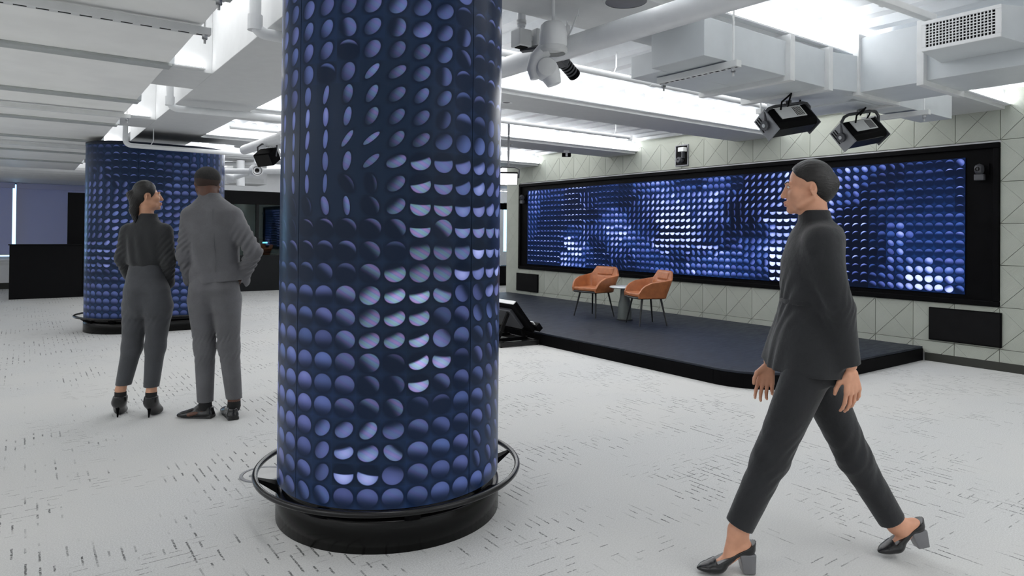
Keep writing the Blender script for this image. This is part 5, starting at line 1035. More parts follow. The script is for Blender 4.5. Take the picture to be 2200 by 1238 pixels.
    def cut(s, p, n, lo=None, hi=None):
        """keep the side of the plane that the normal points away from"""
        n = np.array(n, float); n /= np.linalg.norm(n); p = np.array(p, float)
        sl, X, Y, Z = s.win(s.lo if lo is None else lo, s.ax_hi() if hi is None else hi)
        d = ((X-p[0])*n[0]+(Y-p[1])*n[1]+(Z-p[2])*n[2]).astype(np.float32); s.F[sl] = np.maximum(s.F[sl], d)
    def ax_hi(s): return s.lo+s.h*(s.n-1)
    def shell(s, other, grow, k=0): pass
    def mesh(s, name, mat, parent, smooth_it=1):
        F = s.F; ins = F < 0; n = s.n
        c = [ins[i:n[0]-1+i, j:n[1]-1+j, k:n[2]-1+k] for i in (0, 1) for j in (0, 1) for k in (0, 1)]
        anyv = c[0].copy(); allv = c[0].copy()
        for q in c[1:]: anyv |= q; allv &= q
        act = anyv & ~allv; idx = np.argwhere(act); vid = np.full(act.shape, -1, np.int32); vid[act] = np.arange(len(idx))
        cor = np.array([(i, j, k) for i in (0, 1) for j in (0, 1) for k in (0, 1)]); vals = np.stack([F[idx[:, 0]+a, idx[:, 1]+b, idx[:, 2]+c_] for a, b, c_ in cor], 1)
        acc = np.zeros((len(idx), 3)); cnt = np.zeros(len(idx))
        for a in range(8):
            for b in range(a+1, 8):
                if abs(cor[a]-cor[b]).sum() != 1: continue
                va, vb = vals[:, a], vals[:, b]; x = (va < 0) != (vb < 0); t = np.where(x, va/(va-vb+1e-20), 0)
                acc += np.where(x[:, None], cor[a]+t[:, None]*(cor[b]-cor[a]), 0); cnt += x
        V = (idx+acc/cnt[:, None])*s.h+s.lo
        Q = []
        for ax in range(3):
            sl0 = [slice(None)]*3; sl1 = [slice(None)]*3; sl0[ax] = slice(0, -1); sl1[ax] = slice(1, None)
            A, B = ins[tuple(sl0)], ins[tuple(sl1)]; e = np.argwhere(A != B); u, w = (ax+1) % 3, (ax+2) % 3
            ok = (e[:, u] > 0) & (e[:, w] > 0) & (e[:, u] < n[u]-1) & (e[:, w] < n[w]-1); e = e[ok]
            def cell(du, dw):
                q = e.copy(); q[:, u] -= du; q[:, w] -= dw; return vid[q[:, 0], q[:, 1], q[:, 2]]
            quad = np.stack([cell(1, 1), cell(0, 1), cell(0, 0), cell(1, 0)], 1); fl = ~A[e[:, 0], e[:, 1], e[:, 2]]; quad[fl] = quad[fl][:, ::-1]; Q.append(quad)
        Q = np.concatenate(Q); Q = Q[(Q >= 0).all(1)]
        for _ in range(smooth_it):        # gentle smoothing along the mesh edges
            S = np.zeros_like(V); N = np.zeros(len(V))
            for a, b in ((0, 1), (1, 2), (2, 3), (3, 0)):
                np.add.at(S, Q[:, a], V[Q[:, b]]); np.add.at(S, Q[:, b], V[Q[:, a]]); np.add.at(N, Q[:, a], 1); np.add.at(N, Q[:, b], 1)
            V = V*.5+.5*S/np.maximum(N, 1)[:, None]
        me = bpy.data.meshes.new(name); me.vertices.add(len(V)); me.vertices.foreach_set('co', V.astype(np.float32).ravel())
        me.loops.add(Q.size); me.loops.foreach_set('vertex_index', Q.astype(np.int32).ravel())
        me.polygons.add(len(Q)); me.polygons.foreach_set('loop_start', np.arange(0, Q.size, 4, dtype=np.int32)); me.polygons.foreach_set('loop_total', np.full(len(Q), 4, np.int32))
        me.update(calc_edges=True); me.validate()
        o = link(name, me, mat, None, True); o.parent = parent; return o

class Figure:
    """local frame: x to the right in the photograph, y away from the camera, z up; origin on the floor"""
    def __init__(s, label, px, py):
        p = onp(2, 0, px, py); s.o = p; s.t = thing('person', label, 'person', (p.x, p.y, 0), -YAW)
        s.rh = Vector((FH.y, -FH.x, 0)); s.D = FH.dot(p-Vector((0, 0, p.z)))
    def __call__(s, px, py, dy=0.0):
        d = ray(px, py); w = CAMP+d*((s.D+dy)/d.dot(FH)); q = w-s.o; return np.array([q.dot(s.rh), q.dot(FH), w.z])
def mk(c, x, y):      # head frame from centre, forward vector and left vector
    x = np.array(x, float); x /= np.linalg.norm(x); y = np.array(y, float); y -= x*(x@y); y /= np.linalg.norm(y); return np.array(c, float), np.stack([x, y, np.cross(x, y)])
def H(fr, p, s=1.0): return fr[0]+s*(np.array(p, float)@fr[1])
def head(S, fr, s=1.0, fem=True):
    E = lambda c, r, k=.012, op='u': S.ell(H(fr, c, s), np.array(r)*s, fr[1], k*s, op)
    Cp = lambda a, b, ra, rb, k=.008, op='u': S.cap(H(fr, a, s), H(fr, b, s), ra*s, rb*s, k*s, op)
    j = 1.0 if fem else 1.08
    E((-.014, 0, .034), (.094, .074, .083)); E((.026, 0, -.028), (.064, .059*j, .082)); E((.034, 0, -.072), (.046*j, .046*j, .036), .02)
    E((.070, 0, -.098), (.018, .020*j, .016), .018)
    for y in (-1, 1):
        Cp((.046, y*.050, -.088+.01), (-.012, y*.062*j, -.045), .014, .014, .02)
        E((.058, y*.040, -.026), (.024, .022, .020), .02)
        E((.090, y*.031, .004), (.012, .018, .011), .012, 's')
        E((.0745, y*.031, .003), (.0135, .0155, .0115), .004)
        Cp((.080, y*.044, .022), (.088, y*.014, .020), .0062, .0062, .012)
        E((-.012, y*.073, -.006), (.020, .007, .031), .006); E((-.006, y*.079, -.002), (.009, .006, .015), .004, 's')
    Cp((.086, 0, .008), (.1035, 0, -.032), .0072, .0095, .010); E((.0995, 0, -.036), (.011, .0155, .0085), .008)
    Cp((.090, -.017, -.0635), (.090, .017, -.0635), .0055, .0055, .006); Cp((.0955, -.006, -.0625), (.0955, .006, -.0625), .0055, .0055, .006)
    Cp((.088, -.014, -.0745), (.088, .014, -.0745), .006, .006, .006); Cp((.093, -.006, -.075), (.093, .006, -.075), .006, .006, .006)
    Cp((.100, -.018, -.069), (.100, .018, -.069), .0022, .0022, .002, 's')
def face_parts(f, fr, s, mats, S, lips=True):
    def on(y, z, out=0.0):       # the point of the face in front of (y, z)
        for x in np.arange(.135, .0, -.0012):
            q = (H(fr, (x, y, z), s)-S.lo)/S.h; i = np.floor(q).astype(int); t = q-i; c = S.F[i[0]:i[0]+2, i[1]:i[1]+2, i[2]:i[2]+2].astype(float)
            c = c[0]*(1-t[0])+c[1]*t[0]; c = c[0]*(1-t[1])+c[1]*t[1]
            if c[0]*(1-t[2])+c[1]*t[2] < 0: return H(fr, (x+out, y, z), s)
        return H(fr, (.07, y, z), s)
    m = MB()
    def sph(c, r, mat, nm, sc=(1, 1, 1), par=None):
        S = MB(); vs = []; fs = []; nu, nv = 14, 9
        for i in range(nv+1):
            th = PI*i/nv
            for k in range(nu):
                ph = 2*PI*k/nu; vs.append(H(fr, (c[0]+r*sc[0]*math.cos(th), c[1]+r*sc[1]*math.sin(th)*math.cos(ph), c[2]+r*sc[2]*math.sin(th)*math.sin(ph)), s))
        for i in range(nv):
            for k in range(nu): fs.append((i*nu+k, i*nu+(k+1) % nu, (i+1)*nu+(k+1) % nu, (i+1)*nu+k))
        me = bpy.data.meshes.new(nm); me.from_pydata([tuple(v) for v in vs], [], fs); o = link(nm, me, mat, None, True); o.parent = par or f.t; return o
    for y in (-1, 1):
        ey = sph((.0785, y*.031, .003), .0115, M['eye'], 'eye', (1, 1.05, .62)); sph((.0865, y*.031, .003), .0050, M['iris'], 'iris', (.8, 1, 1), ey)
        P = [on(y*a, z, .0004) for a, z in ((.013, .0215), (.021, .0245), (.030, .0265), (.040, .0255), (.048, .0215))]
        o = MB().tube(P, [.0016, .0029, .0030, .0026, .0010], 8).build('eyebrow', mats['hair'], None, smooth=True); o.parent = f.t
        P = [on(y*a, z, .0006) for a, z in ((.018, .0045), (.026, .0092), (.035, .0092), (.044, .0045))]
        o = MB().tube(P, [.0009, .0014, .0014, .0009], 6).build('eyelash', M['iris'], None, smooth=True); o.parent = f.t
    if lips:
        for z, r in ((-.0632, .0034), (-.0748, .0040)):
            P = [on(y_, z_, -.0028) for y_, z_ in ((-.020, -.0685), (-.012, z), (0, z+.0004), (.012, z), (.020, -.0685))]
            o = MB().tube(P, [.0012, r, r*1.1, r, .0012], 10).build('lip', mats['lip'], None, smooth=True); o.parent = f.t
def hand(S, w, d, n, th, curl=.5, s=1.0, spread=.12):
    """w wrist, d towards the fingers, n out of the palm side, th towards the thumb"""
    w = np.array(w, float); d = np.array(d, float); d /= np.linalg.norm(d); th = np.array(th, float); th -= d*(d@th); th /= np.linalg.norm(th); n = np.array(n, float); n -= d*(d@n); n -= th*(th@n); n /= np.linalg.norm(n)
    L = [(.072, .044, .028, .021), (.078, .046, .030, .022), (.074, .042, .028, .021), (.066, .033, .021, .018)]
    for i, (pl, a, b, c) in enumerate(L):
        off = (1.5-i)*.0205*s; base = w+d*(pl+.012)*s+th*off; S.cap(w+th*off*.55+d*.012*s, base, .0125*s, .0105*s, .010)
        dir_ = d+th*(1.5-i)*spread*.5; p = base; ang = 0
        for q, (ln, rr) in enumerate(((a, .0090), (b, .0080), (c, .0070))):
            ang += curl*(.55 if q == 0 else .75)*(1+.12*i); v = dir_*math.cos(ang)+n*math.sin(ang); v /= np.linalg.norm(v); e = p+v*ln*s
            S.cap(p, e, rr*s, (rr-.0010)*s, .003); p = e
    a = w+th*.020*s+d*.020*s; b = a+(th*.62+d*.62+n*.40)*.042*s; c = b+(th*.25+d*.85+n*.40)*.032*s; e = c+(d*.9+n*.42)*.025*s
    S.cap(a, b, .0150*s, .0115*s, .008); S.cap(b, c, .0100*s, .0090*s, .004); S.cap(c, e, .0090*s, .0074*s, .003)
def leg(S, h, k_, a, rr, kb=.03):
    S.cap(h, k_, rr[0], rr[1], kb); S.cap(k_, a, rr[1], rr[2], kb*.6)
    m = (np.array(k_)*.62+np.array(a)*.38); S.cap(np.array(k_)*.85+np.array(a)*.15+[0, 0, 0], m, rr[1]*.98, rr[1]*.92, .02)
def foot_caps(S, ankle, heel, toe, side, high, w=.0265):
    heel = np.array(heel, float); toe = np.array(toe, float); d = toe-heel; L = np.linalg.norm(d); d /= L; up = np.cross(side, d); up /= np.linalg.norm(up); up = up if up[2] > 0 else -up
    seat = heel+up*(high+.034)+d*.035; ball = heel+d*L*.62+up*.022
    S.cap(ankle, seat, w*1.05, w*.95, .02); S.cap(ankle+d*.012, seat*.45+ball*.55+up*.022, w*1.08, w*.95, .025); S.cap(seat, ball, w*.9, w*.98, .02, flat=(up, .8)); S.cap(ball, toe-d*.035+up*.014, w, w*.4, .02, flat=(up, .6))
def foot_shoe(f, name, ankle, heel, toe, side, mats, high=0.0, boot=0.0, width=.040, block=None, stiletto=False, h=.003, pump=True):
    """shoe from heel to toe on the floor; `high` lifts the heel seat; returns nothing"""
    heel = np.array(heel, float); toe = np.array(toe, float); ankle = np.array(ankle, float); d = toe-heel; L = np.linalg.norm(d); d /= L; up = np.cross(side, d); up /= np.linalg.norm(up); up = up if up[2] > 0 else -up
    sd = np.cross(d, up); seat = heel+up*high; ball = heel+d*L*.66
    lo = np.minimum(np.minimum(heel, toe), ankle)-.09; hi = np.maximum(np.maximum(heel, toe), np.maximum(ankle, seat))+.09; S = Sdf(lo, hi, h)
    fl = (up, .55)
    S.cap(seat+up*.026+d*.03, seat+up*.026+d*L*.30, width*.78, width*.80, .015, flat=(up, .75))
    S.cap(seat+up*.022+d*L*.28, ball+up*.026, width*.76, width*1.02, .02, flat=(up, .68))
    q85 = heel+d*L*.84+up*.018; S.cap(ball+up*.022, q85, width*1.02, width*(.74 if pump else .95), .02, flat=fl); S.cap(q85, toe-d*.010+up*.012, width*(.74 if pump else .95), width*(.24 if pump else .66), .02, flat=fl)
    if pump and not boot:
        S.cap(seat+up*.03+d*.025, seat+up*.060+d*.022, width*.84, width*.80, .012)
        a, b = seat+up*.066-d*.02, ball+up*.036+d*.012; nn = np.cross(sd, b-a); nn = nn if nn@up > 0 else -nn; nn /= np.linalg.norm(nn)
        sl, X, Y, Z = S.win(S.lo, S.ax_hi()); vp = ball+d*.004
        d1 = (X-b[0])*nn[0]+(Y-b[1])*nn[1]+(Z-b[2])*nn[2]; d2 = (vp[0]-X)*d[0]+(vp[1]-Y)*d[1]+(vp[2]-Z)*d[2]; S.F[sl] = np.maximum(S.F[sl], np.minimum(d1, d2).astype(np.float32))
    elif boot:
        S.cap(seat+up*.03+d*.03, ankle, width*.95, boot, .03); S.cap(seat+up*.03+d*.05, ball+up*.03, width*.9, width*.95, .03)
        S.cap(ball+up*.03-d*.05, ankle-up*.03, width*.80, boot*.95, .04)
        S.cut(ankle, (0, 0, 1))
    else:
        S.cap(seat+up*.035+d*.035, seat+up*.062+d*.035, width*.86, width*.80, .02); S.cap(ball+up*.035-d*.03, seat+up*.075+d*.085, width*.72, width*.74, .03)
        S.cap(seat+up*.098+d*.03, seat+up*.106+d*.05, width*.62, width*.62, .006, 's')
    # flat underside of the fore part
    S.cut(ball+up*.0045, -up) if high == 0 else None
    root = S.mesh(name, mats['shoe'], f.t, 1)
    if high == 0:
        m = MB(); n = 20; P = []
        for i in range(n):
            a = 2*PI*i/n; q = heel+d*(L*.5+math.cos(a)*L*.485)+sd*(math.sin(a)*width*(1.02 if math.cos(a) > 0 else .88)); P.append(q)
        m.raw([tuple(p) for p in P]+[tuple(p+up*.012) for p in P], [tuple(range(n))[::-1], tuple(range(n, 2*n))]+[(i, (i+1) % n, n+(i+1) % n, n+i) for i in range(n)])
        o = m.build('sole', mats['sole'], None); o.parent = root
        o = MB().obox(heel+d*.04+up*.012, (d, sd, up), (.040, width*.86, .012)).build('shoe_heel', mats['sole'], None, bevel=.006); o.parent = root
    elif stiletto:
        o = MB().tube([seat+up*.014+d*.028, seat-up*high*.35+d*.016, heel+d*.012], [.026, .010, .0048], 14).build('stiletto_heel', mats['heel'], None, smooth=True); o.parent = root
    else:
        a, b = seat+up*.012+d*.030, heel+d*.020
        m = MB(); w0, w1, l0, l1 = width*.74, width*.62, .034, .024
        m.hexa([tuple(b-d*l1-sd*w1), tuple(b+d*l1-sd*w1), tuple(b+d*l1+sd*w1), tuple(b-d*l1+sd*w1), tuple(a-d*l0-sd*w0), tuple(a+d*l0-sd*w0), tuple(a+d*l0+sd*w0), tuple(a-d*l0+sd*w0)])
        o = m.build('block_heel', mats['heel'], None, bevel=.005); o.parent = root; o['label'] = 'grey block heel'
    return root

# ---------------------------------------------- woman walking to the left in charcoal
f = Figure('woman in charcoal jacket and trousers with block heels, walking left', 1740, 1213)
Y0_ = np.array([0, 1, 0.])
fr = mk(f(1735, 404, 0), (-.96, .24, -.02), (-.24, -.96, 0))
nb = f(1752, 488); sn, sf = f(1764, 520, -.122), f(1744, 520, .122); en, ef = f(1806, 664, -.190), f(1700, 660, .190); wn, wf = f(1826, 784, -.185), f(1654, 775, .175)
hn, hf = f(1728, 815, -.085), f(1756, 815, .085); kn, kf = f(1656, 985, -.085), f(1836, 985, .085); an, af = f(1588, 1140, -.075), f(1928, 1128, .075)
S = Sdf((-.62, -.36, -.01), (.62, .36, 1.72), .0037)
head(S, fr, .93)
S.cap(H(fr, (-.018, 0, -.05)), nb, .052, .056, .02)
S.tower([(f(1752, 492)[2], nb[0], 0, .055, .075), (1.37, f(1755, 520)[0], 0, .075, .15), (1.26, f(1745, 570)[0], 0, .095, .150), (1.10, f(1742, 650)[0], 0, .085, .120), (.96, f(1742, 730)[0], 0, .105, .150), (.84, f(1745, 790)[0], 0, .105, .155)], .02)
for a, b, c in ((sn, en, wn), (sf, ef, wf)): S.cap(a, b, .050, .040, .03); S.cap(b, c, .040, .026, .015)
leg(S, hn, kn, an, (.082, .052, .036)); leg(S, hf, kf, af, (.082, .052, .036))
toe_n, heel_n = f(1497, 1208, -.075), f(1618, 1213, -.075); toe_f, heel_f = f(1888, 1209, .075), f(1985, 1165, .075)
toe_n[2] = .006; heel_n[2] = .003; toe_f[2] = max(.004, toe_f[2])
heel_f = f(1990, 1172, .075); toe_f = toe_f+np.array([0, 0, .004])
foot_caps(S, an, heel_n, toe_n, Y0_, .068); foot_caps(S, af, heel_f, toe_f, Y0_, .062)
hand(S, wn+np.array([.004, 0, -.022]), f(1832, 850, -.185)-wn, (-.3, 1, 0), (-1, -.25, 0), .38, .95)
hand(S, wf+np.array([-.004, 0, -.020]), f(1640, 840, .17)-wf, (.25, -1, 0), (-1, .2, -.1), .55, .95)
body = S.mesh('body', M['skin_l'], f.t, 1)
face_parts(f, fr, .93, {'hair': M['hair'], 'lip': M['lip_l']}, S)
# hair drawn back
S = Sdf(fr[0]-.17, fr[0]+.17, .0035)
HE = lambda c, r, k=.012, op='u': S.ell(H(fr, c, .93), np.array(r)*.93, fr[1], k, op)
HE((-.017, 0, .038), (.102, .0815, .090)); HE((-.055, 0, -.012), (.058, .062, .060), .03); HE((-.092, 0, .015), (.036, .042, .042), .02)
HE((.076, 0, -.012), (.066, .086, .092), .010, 's'); HE((.052, .080, -.035), (.050, .050, .070), .02, 's'); HE((.052, -.080, -.035), (.050, .050, .070), .02, 's'); HE((-.002, .082, -.012), (.026, .025, .036), .006, 's'); HE((-.002, -.082, -.012), (.026, .025, .036), .006, 's'); HE((.045, 0, -.11), (.09, .12, .09), .01, 's')
S.mesh('hair', M['hair'], f.t, 1)
# jacket with funnel collar, waist seam and flared hem
def wv(X, Y, Z):
    a = .0035*np.sin(38*X+60*Z+9*np.sin(14*Y))*np.exp(-((Z-1.08)/.10)**2); b = .0045*np.sin(30*X+8*np.sin(11*Y)+7*Z)*np.clip((1.03-Z)/.2, 0, 1)
    return (a+b).astype(np.float32)
S = Sdf((-.36, -.36, .72), (.36, .36, 1.56), .0048)
for a, b, c in ((sn, en, wn), (sf, ef, wf)):
    S.cap(a, b, .060, .049, .075, wr=(.0022, .055, .95, .22, 2.2)); S.cap(b, c, .050, .039, .02, wr=(.0022, .05, .05, .25, 2.2))
    d = np.array(c)-np.array(b); S.cut(c, d, np.array(c)-.09, np.array(c)+.09)
S.tower([(f(1745, 452)[2], f(1748, 452)[0], 0, .058, .062), (f(1750, 480)[2], nb[0], 0, .064, .075), (1.395, f(1756, 505)[0], 0, .078, .120), (1.35, f(1754, 526)[0], 0, .094, .152), (1.25, f(1744, 570)[0], 0, .110, .158), (1.16, f(1740, 618)[0], 0, .107, .148),
         (1.085, f(1739, 656)[0], 0, .104, .140), (1.00, f(1738, 700)[0], 0, .116, .158), (.90, f(1735, 745)[0], 0, .136, .182), (.80, f(1736, 800)[0], 0, .152, .200)], .05, 2.15, wr=wv)
S.cut((0, 0, f(1740, 803)[2]), (.0, 0, -1), (-.36, -.36, .7), (.36, .36, .86)) if False else None
jk = S.mesh('jacket', M['cloth_w'], f.t, 1)
S = Sdf((-.30, -.30, 1.03), (.30, .30, 1.14), .004)
S.tower([(1.072, f(1739, 660)[0], 0, .108, .144), (1.092, f(1739, 652)[0], 0, .108, .144)], .01, 2.15); S.mesh('waistband', M['cloth_w2'], f.t, 1)
# trousers
S = Sdf((-.50, -.30, .08), (.56, .30, .98), .005)
S.tower([(.95, f(1742, 730)[0], 0, .110, .155), (.85, f(1745, 790)[0], 0, .118, .165), (.77, f(1746, 830)[0], 0, .115, .165)], .02)
hmn, hmf = f(1588, 1130, -.08), f(1916, 1118, .08)
for hh, kk, aa, c0 in ((hn, kn, hmn, .2), (hf, kf, hmf, .5)):
    S.cap(hh, kk, .089, .068, .035, wr=(.0020, .075, .9, .3, 1.8)); S.cap(kk, aa+(aa-kk)*.08, .067, .054, .03, wr=(.0018, .09, .1, .35, 1.8))
    d = np.array(aa)-np.array(kk); S.cut(aa, d, np.array(aa)-.13, np.array(aa)+.13)
S.mesh('trousers', M['cloth_w2'], f.t, 1)
shm = {'shoe': M['shoe'], 'sole': M['sole'], 'heel': M['heelg']}
foot_shoe(f, 'shoe', an, heel_n, toe_n, Y0_, shm, high=.068, width=.038)
# the trailing shoe stands on its toe: its own frame is pitched with the foot
foot_shoe(f, 'shoe', af, heel_f, toe_f, Y0_, shm, high=.062, width=.038)

# ---------------------------------------------- woman standing, back turned, ponytail
f = Figure('woman with ponytail in dark shirt and slate trousers, back turned', 292, 898)
P = f
fr = mk(f(316, 421, .01), (.84, .54, .08), (-.54, .84, 0))
nb = f(316, 474); sl_, sr_ = f(276, 497, .0), f(354, 497, .0); el, er = f(262, 556, -.01), f(362, 560, -.02); wl, wr_ = f(277, 592, .10), f(361, 607, .06)
hl, hr = f(296, 645, 0), f(340, 645, 0); kl, kr = f(284, 745, 0), f(334, 745, .0); al, ar = f(259, 838, .01), f(325, 842, .01)
S = Sdf((-.34, -.28, -.01), (.36, .32, 1.76), .0052)
head(S, fr, .92); S.cap(H(fr, (-.018, 0, -.05)), nb, .047, .052, .02)
S.tower([(nb[2], nb[0], 0, .06, .055), (f(315, 497)[2], f(315, 497)[0], 0, .125, .07), (f(315, 530)[2], f(314, 530)[0], 0, .125, .085), (f(315, 570)[2], f(315, 570)[0], 0, .10, .08), (f(315, 620)[2], f(316, 620)[0], 0, .130, .085), (f(315, 650)[2], f(316, 650)[0], 0, .10, .05)])
for a, b, c in ((sl_, el, wl), (sr_, er, wr_)): S.cap(a, b, .043, .036, .03); S.cap(b, c, .036, .026, .015); hand(S, c, (-.85 if c[0] > .1 else .85, .35, -.55), (0, 1, 0), (0, .8, .2), .7, .8)
leg(S, hl, kl, al, (.070, .048, .033), .01); leg(S, hr, kr, ar, (.070, .048, .033), .01)
for a, e in ((al, f(262, 885, .12)), (ar, f(338, 885, .12))): S.cap(a, a+np.array([0, .01, -.09]), .032, .018, .02)
S.mesh('body', M['skin_m'], f.t, 1); face_parts(f, fr, .92, {'hair': M['hair'], 'lip': M['lip_l']}, S)
S = Sdf(fr[0]-[.22, .22, .40], fr[0]+.17, .0042)
HE = lambda c, r, k=.012, op='u': S.ell(H(fr, c, .92), np.array(r)*.92, fr[1], k, op)
HE((-.016, 0, .036), (.101, .081, .089)); HE((-.055, 0, -.015), (.058, .060, .060), .03)
HE((.070, 0, -.022), (.062, .09, .088), .010, 's'); HE((-.004, .082, -.012), (.026, .025, .036), .006, 's'); HE((-.004, -.082, -.012), (.026, .025, .036), .006, 's'); HE((.045, 0, -.12), (.09, .12, .09), .01, 's')
tl = [H(fr, (-.085, 0, .020), .92), H(fr, (-.112, 0, .012), .92), f(289, 432, -.045), f(288, 452, -.05), f(291, 477, -.055)]
for i, r in enumerate(((.020, .022), (.026, .030), (.031, .030), (.029, .012))): S.cap(tl[i], tl[i+1], r[0], r[1], .02, wr=(.003, .02, .5, 2, 1.5))
S.mesh('hair', M['hair'], f.t, 1)
def wv2(X, Y, Z): return (.004*np.sin(30*(X-.3*Z)*1.2+26*Z+6*np.sin(9*X))*np.clip((1.36-Z)/.1, 0, 1)*np.clip((Z-1.06)/.08, 0, 1)).astype(np.float32)
S = Sdf((-.34, -.28, .78), (.36, .32, 1.56), .0052)
S.tower([(f(318, 459)[2], f(320, 459)[0], 0, .055, .055), (f(317, 470)[2], f(318, 470)[0], 0, .064, .062), (f(315, 484)[2], f(315, 484)[0], 0, .115, .072), (f(315, 500)[2], f(314, 500)[0], 0, .150, .086), (f(315, 530)[2], f(313, 530)[0], 0, .142, .098), (f(315, 558)[2], f(314, 558)[0], 0, .130, .104), (f(315, 568)[2], f(315, 568)[0], 0, .124, .100), (f(315, 573)[2], f(316, 573)[0], 0, .110, .088)], .02, 2.2, wr=wv2)
for a, b, c in ((sl_, el, wl), (sr_, er, wr_)): S.cap(a, b, .055, .047, .035, wr=(.004, .045, .7, .5, 1)); S.cap(b, c, .047, .040, .02, wr=(.005, .04, .1, .6, 1))
S.cap(wr_, f(356, 612, .05), .042, .046, .02)
S.mesh('shirt', M['shirt'], f.t, 1)
S = Sdf((-.34, -.26, .14), (.34, .30, 1.20), .0052)
S.tower([(f(315, 566)[2], f(316, 566)[0], 0, .112, .090), (f(315, 590)[2], f(316, 590)[0], 0, .130, .102), (f(315, 625)[2], f(317, 625)[0], -.01, .152, .118), (f(315, 650)[2], f(317, 650)[0], -.004, .152, .105), (f(315, 672)[2], f(317, 672)[0], .01, .13, .075)], .04, 2.3)
for px_ in (298, 337): S.cap(f(px_, 632, -.045), f(px_, 655, -.040), .078, .080, .045)
for hh, kk, aa, e in ((f(292, 660), kl, f(265, 827, .01), None), (f(342, 660), kr, f(325, 831, .01), None)):
    S.cap(hh, kk, .090, .066, .035, wr=(.0018, .08, .2, .3, 2)); S.cap(kk, aa+(aa-kk)*.1, .066, .050, .03); S.cut(aa, (0, 0, -1), np.array(aa)-.13, np.array(aa)+.13)
S.mesh('trousers', M['trou'], f.t, 1)
shm2 = {'shoe': M['shoe'], 'sole': M['sole'], 'heel': M['frame']}
for a, hp, tp in ((al, (252, 897, -.01), (263, 888, .20)), (ar, (318, 899, -.01), (345, 890, .19))):
    hp = f(*hp); hp[2] = .002; q = f(*tp); q[2] = .004; sk = np.array([a[0], a[1], .155])
    foot_shoe(f, 'ankle_boot', np.array([a[0], a[1], .155]), hp, q, np.array([1, 0, 0.]), shm2, high=.075, boot=.040, width=.036, stiletto=True, h=.0038)
    o = MB().tube([(a[0], a[1], .14), (a[0], a[1], .185)], [.0395, .0385], 20).build('sock', M['sock'], None, smooth=True); o.parent = f.t

# ---------------------------------------------- man standing in grey suit, back turned
f = Figure('man in grey suit with hands in pockets, back turned', 455, 898)
fr = mk(f(446, 395, .0), (-.42, .90, -.02), (-.90, -.42, 0))
nb = f(449, 425); sl_, sr_ = f(411, 466, 0), f(500, 466, 0); el, er = f(397, 548, -.03), f(545, 542, -.04); wl, wr_ = f(410, 600, .06), f(520, 598, .05)
hl, hr = f(437, 640), f(482, 640); kl, kr = f(440, 745), f(490, 745); al, ar = f(441, 866, .0), f(503, 860, .0)
S = Sdf((-.36, -.30, -.01), (.40, .34, 1.88), .0054)
head(S, fr, 1.0, False); S.cap(H(fr, (-.018, 0, -.05)), nb, .060, .064, .02)
S.tower([(nb[2], nb[0], 0, .07, .065), (f(455, 455)[2], f(455, 455)[0], 0, .17, .09), (f(457, 500)[2], f(457, 500)[0], 0, .16, .10), (f(457, 570)[2], f(459, 570)[0], 0, .13, .095), (f(457, 640)[2], f(459, 640)[0], 0, .13, .07)])
for a, b, c in ((sl_, el, wl), (sr_, er, wr_)): S.cap(a, b, .052, .043, .03); S.cap(b, c, .043, .03, .015); hand(S, c, (-.92 if c[0] > 0 else .85, .25, -.45), (0, 1, 0), (0, .8, .2), .7, .85)
leg(S, hl, kl, al, (.078, .054, .04), .01); leg(S, hr, kr, ar, (.078, .054, .04), .01)
for a, e in ((al, f(405, 892, -.03)), (ar, f(490, 885, .16))): S.cap(a, (a[0], a[1], .06), .038, .026, .02); S.cap((a[0], a[1], .045), (e[0], e[1], .028), .022, .014, .02)
S.mesh('body', M['skin_d'], f.t, 1); face_parts(f, fr, 1.0, {'hair': M['hairs'], 'lip': M['skin_d']}, S)
S = Sdf(fr[0]-.17, fr[0]+.17, .0042)
HE = lambda c, r, k=.012, op='u': S.ell(H(fr, c), np.array(r), fr[1], k, op)
HE((-.015, 0, .038), (.0965, .0768, .0855)); HE((.066, 0, -.020), (.062, .095, .090), .008, 's'); HE((0, 0, -.062), (.16, .13, .078), .006, 's')
S.mesh('hair', M['hairs'], f.t, 1)
S = Sdf(fr[0]-.17, fr[0]+.17, .0042); HE((-.015, 0, .034), (.0962, .0762, .0848)); HE((.066, 0, -.02), (.066, .095, .10), .004, 's'); HE((0, 0, -.092), (.16, .13, .078), .004, 's'); HE((0, .075, -.01), (.03, .025, .04), .004, 's'); HE((0, -.075, -.01), (.03, .025, .04), .004, 's')
S.mesh('hair_fade', simple('hair_fade', C4(.035, .018, .013), .8), f.t, 1)
def wv3(X, Y, Z): return (.0035*np.sin(22*X+30*Z+5*np.sin(7*X))*np.clip((1.25-Z)/.2, 0, 1)+.003*np.sin(40*X-20*Z)*np.exp(-((Z-1.0)/.08)**2)).astype(np.float32)
S = Sdf((-.40, -.30, .78), (.44, .34, 1.70), .0052)
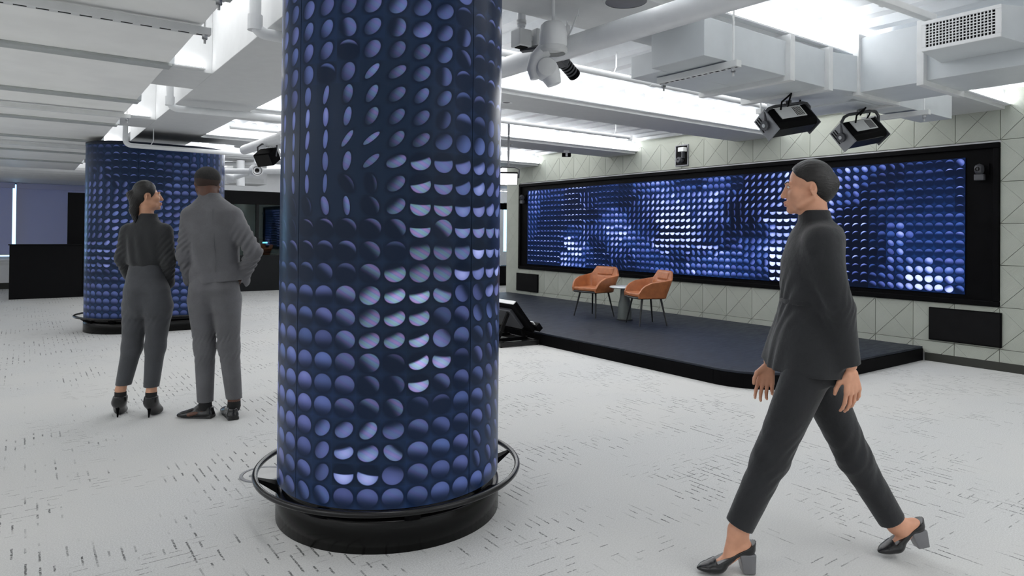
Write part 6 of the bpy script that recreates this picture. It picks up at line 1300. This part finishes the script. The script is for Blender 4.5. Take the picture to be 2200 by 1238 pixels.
S.tower([(f(449, 415)[2], f(450, 415)[0], 0, .068, .066), (f(450, 424)[2], f(452, 424)[0], 0, .078, .072), (f(455, 438)[2], f(455, 438)[0], 0, .135, .085), (f(456, 455)[2], f(456, 455)[0], 0, .192, .104), (f(457, 490)[2], f(457, 490)[0], 0, .192, .118), (f(458, 530)[2], f(461, 530)[0], 0, .172, .116), (f(459, 565)[2], f(463, 565)[0], 0, .162, .112), (f(459, 585)[2], f(466, 585)[0], 0, .178, .122), (f(459, 607)[2], f(468, 607)[0], 0, .192, .130)], .02, 2.3, wr=wv3)
for a, b, c in ((sl_, el, wl), (sr_, er, wr_)): S.cap(a, b, .068, .058, .04, wr=(.005, .05, .8, .5, 1)); S.cap(b, c, .058, .048, .02, wr=(.006, .05, .1, .6, 1)); S.cap(c, np.array(c)+[0, .02, -.02], .048, .050, .02)
S.cut(f(468, 606), (.10, 0, -1), (-.22, -.3, .8), (.20, .34, 1.03))
sj = S.mesh('suit_jacket', M['suit'], f.t, 1)
o = MB().bar(f(456, 450, -.105), f(463, 585, -.125), .004, .003).build('back_seam', M['suit2'], None); o.parent = sj
S = Sdf((-.34, -.28, .06), (.36, .32, 1.10), .0052)
S.tower([(f(459, 585)[2], f(461, 585)[0], 0, .150, .105), (f(459, 622)[2], f(461, 622)[0], -.008, .174, .122), (f(459, 642)[2], f(461, 642)[0], .005, .166, .10), (f(459, 660)[2], f(461, 660)[0], .02, .13, .07)], .04, 2.3)
for px_ in (440, 482): S.cap(f(px_, 622, -.045), f(px_, 643, -.040), .082, .084, .045)
for hh, kk, aa in ((f(434, 648), f(440, 745, -.01), f(441, 863)), (f(488, 648), f(492, 745, -.01), f(503, 856))):
    S.cap(hh, kk, .098, .072, .035, wr=(.0035, .06, .95, .22, 2.0)); S.cap(kk, aa+(aa-kk)*.1, .072, .053, .03, wr=(.0035, .06, .0, .22, 2.0)); S.cut(aa, (0, 0, -1), np.array(aa)-.13, np.array(aa)+.13)
S.mesh('trousers', M['suit2'], f.t, 1)
for hp, tp, sd in (((458, 899, .0), (386, 891, .02), Y0_), ((502, 895, -.06), (484, 880, .20), np.array([1, 0, 0.]))):
    hp = f(*hp); q = f(*tp); hp[2] = .001; q[2] = .001
    foot_shoe(f, 'shoe', None or al, hp, q, sd, shm, high=0, width=.044, pump=False, h=.0038)
for a in (al, ar):
    o = MB().tube([(a[0], a[1], .055), (a[0], a[1], .085), (a[0], a[1], .14)], [.036, .046, .043], 20).build('sock', M['sock'], None, smooth=True); o.parent = f.t
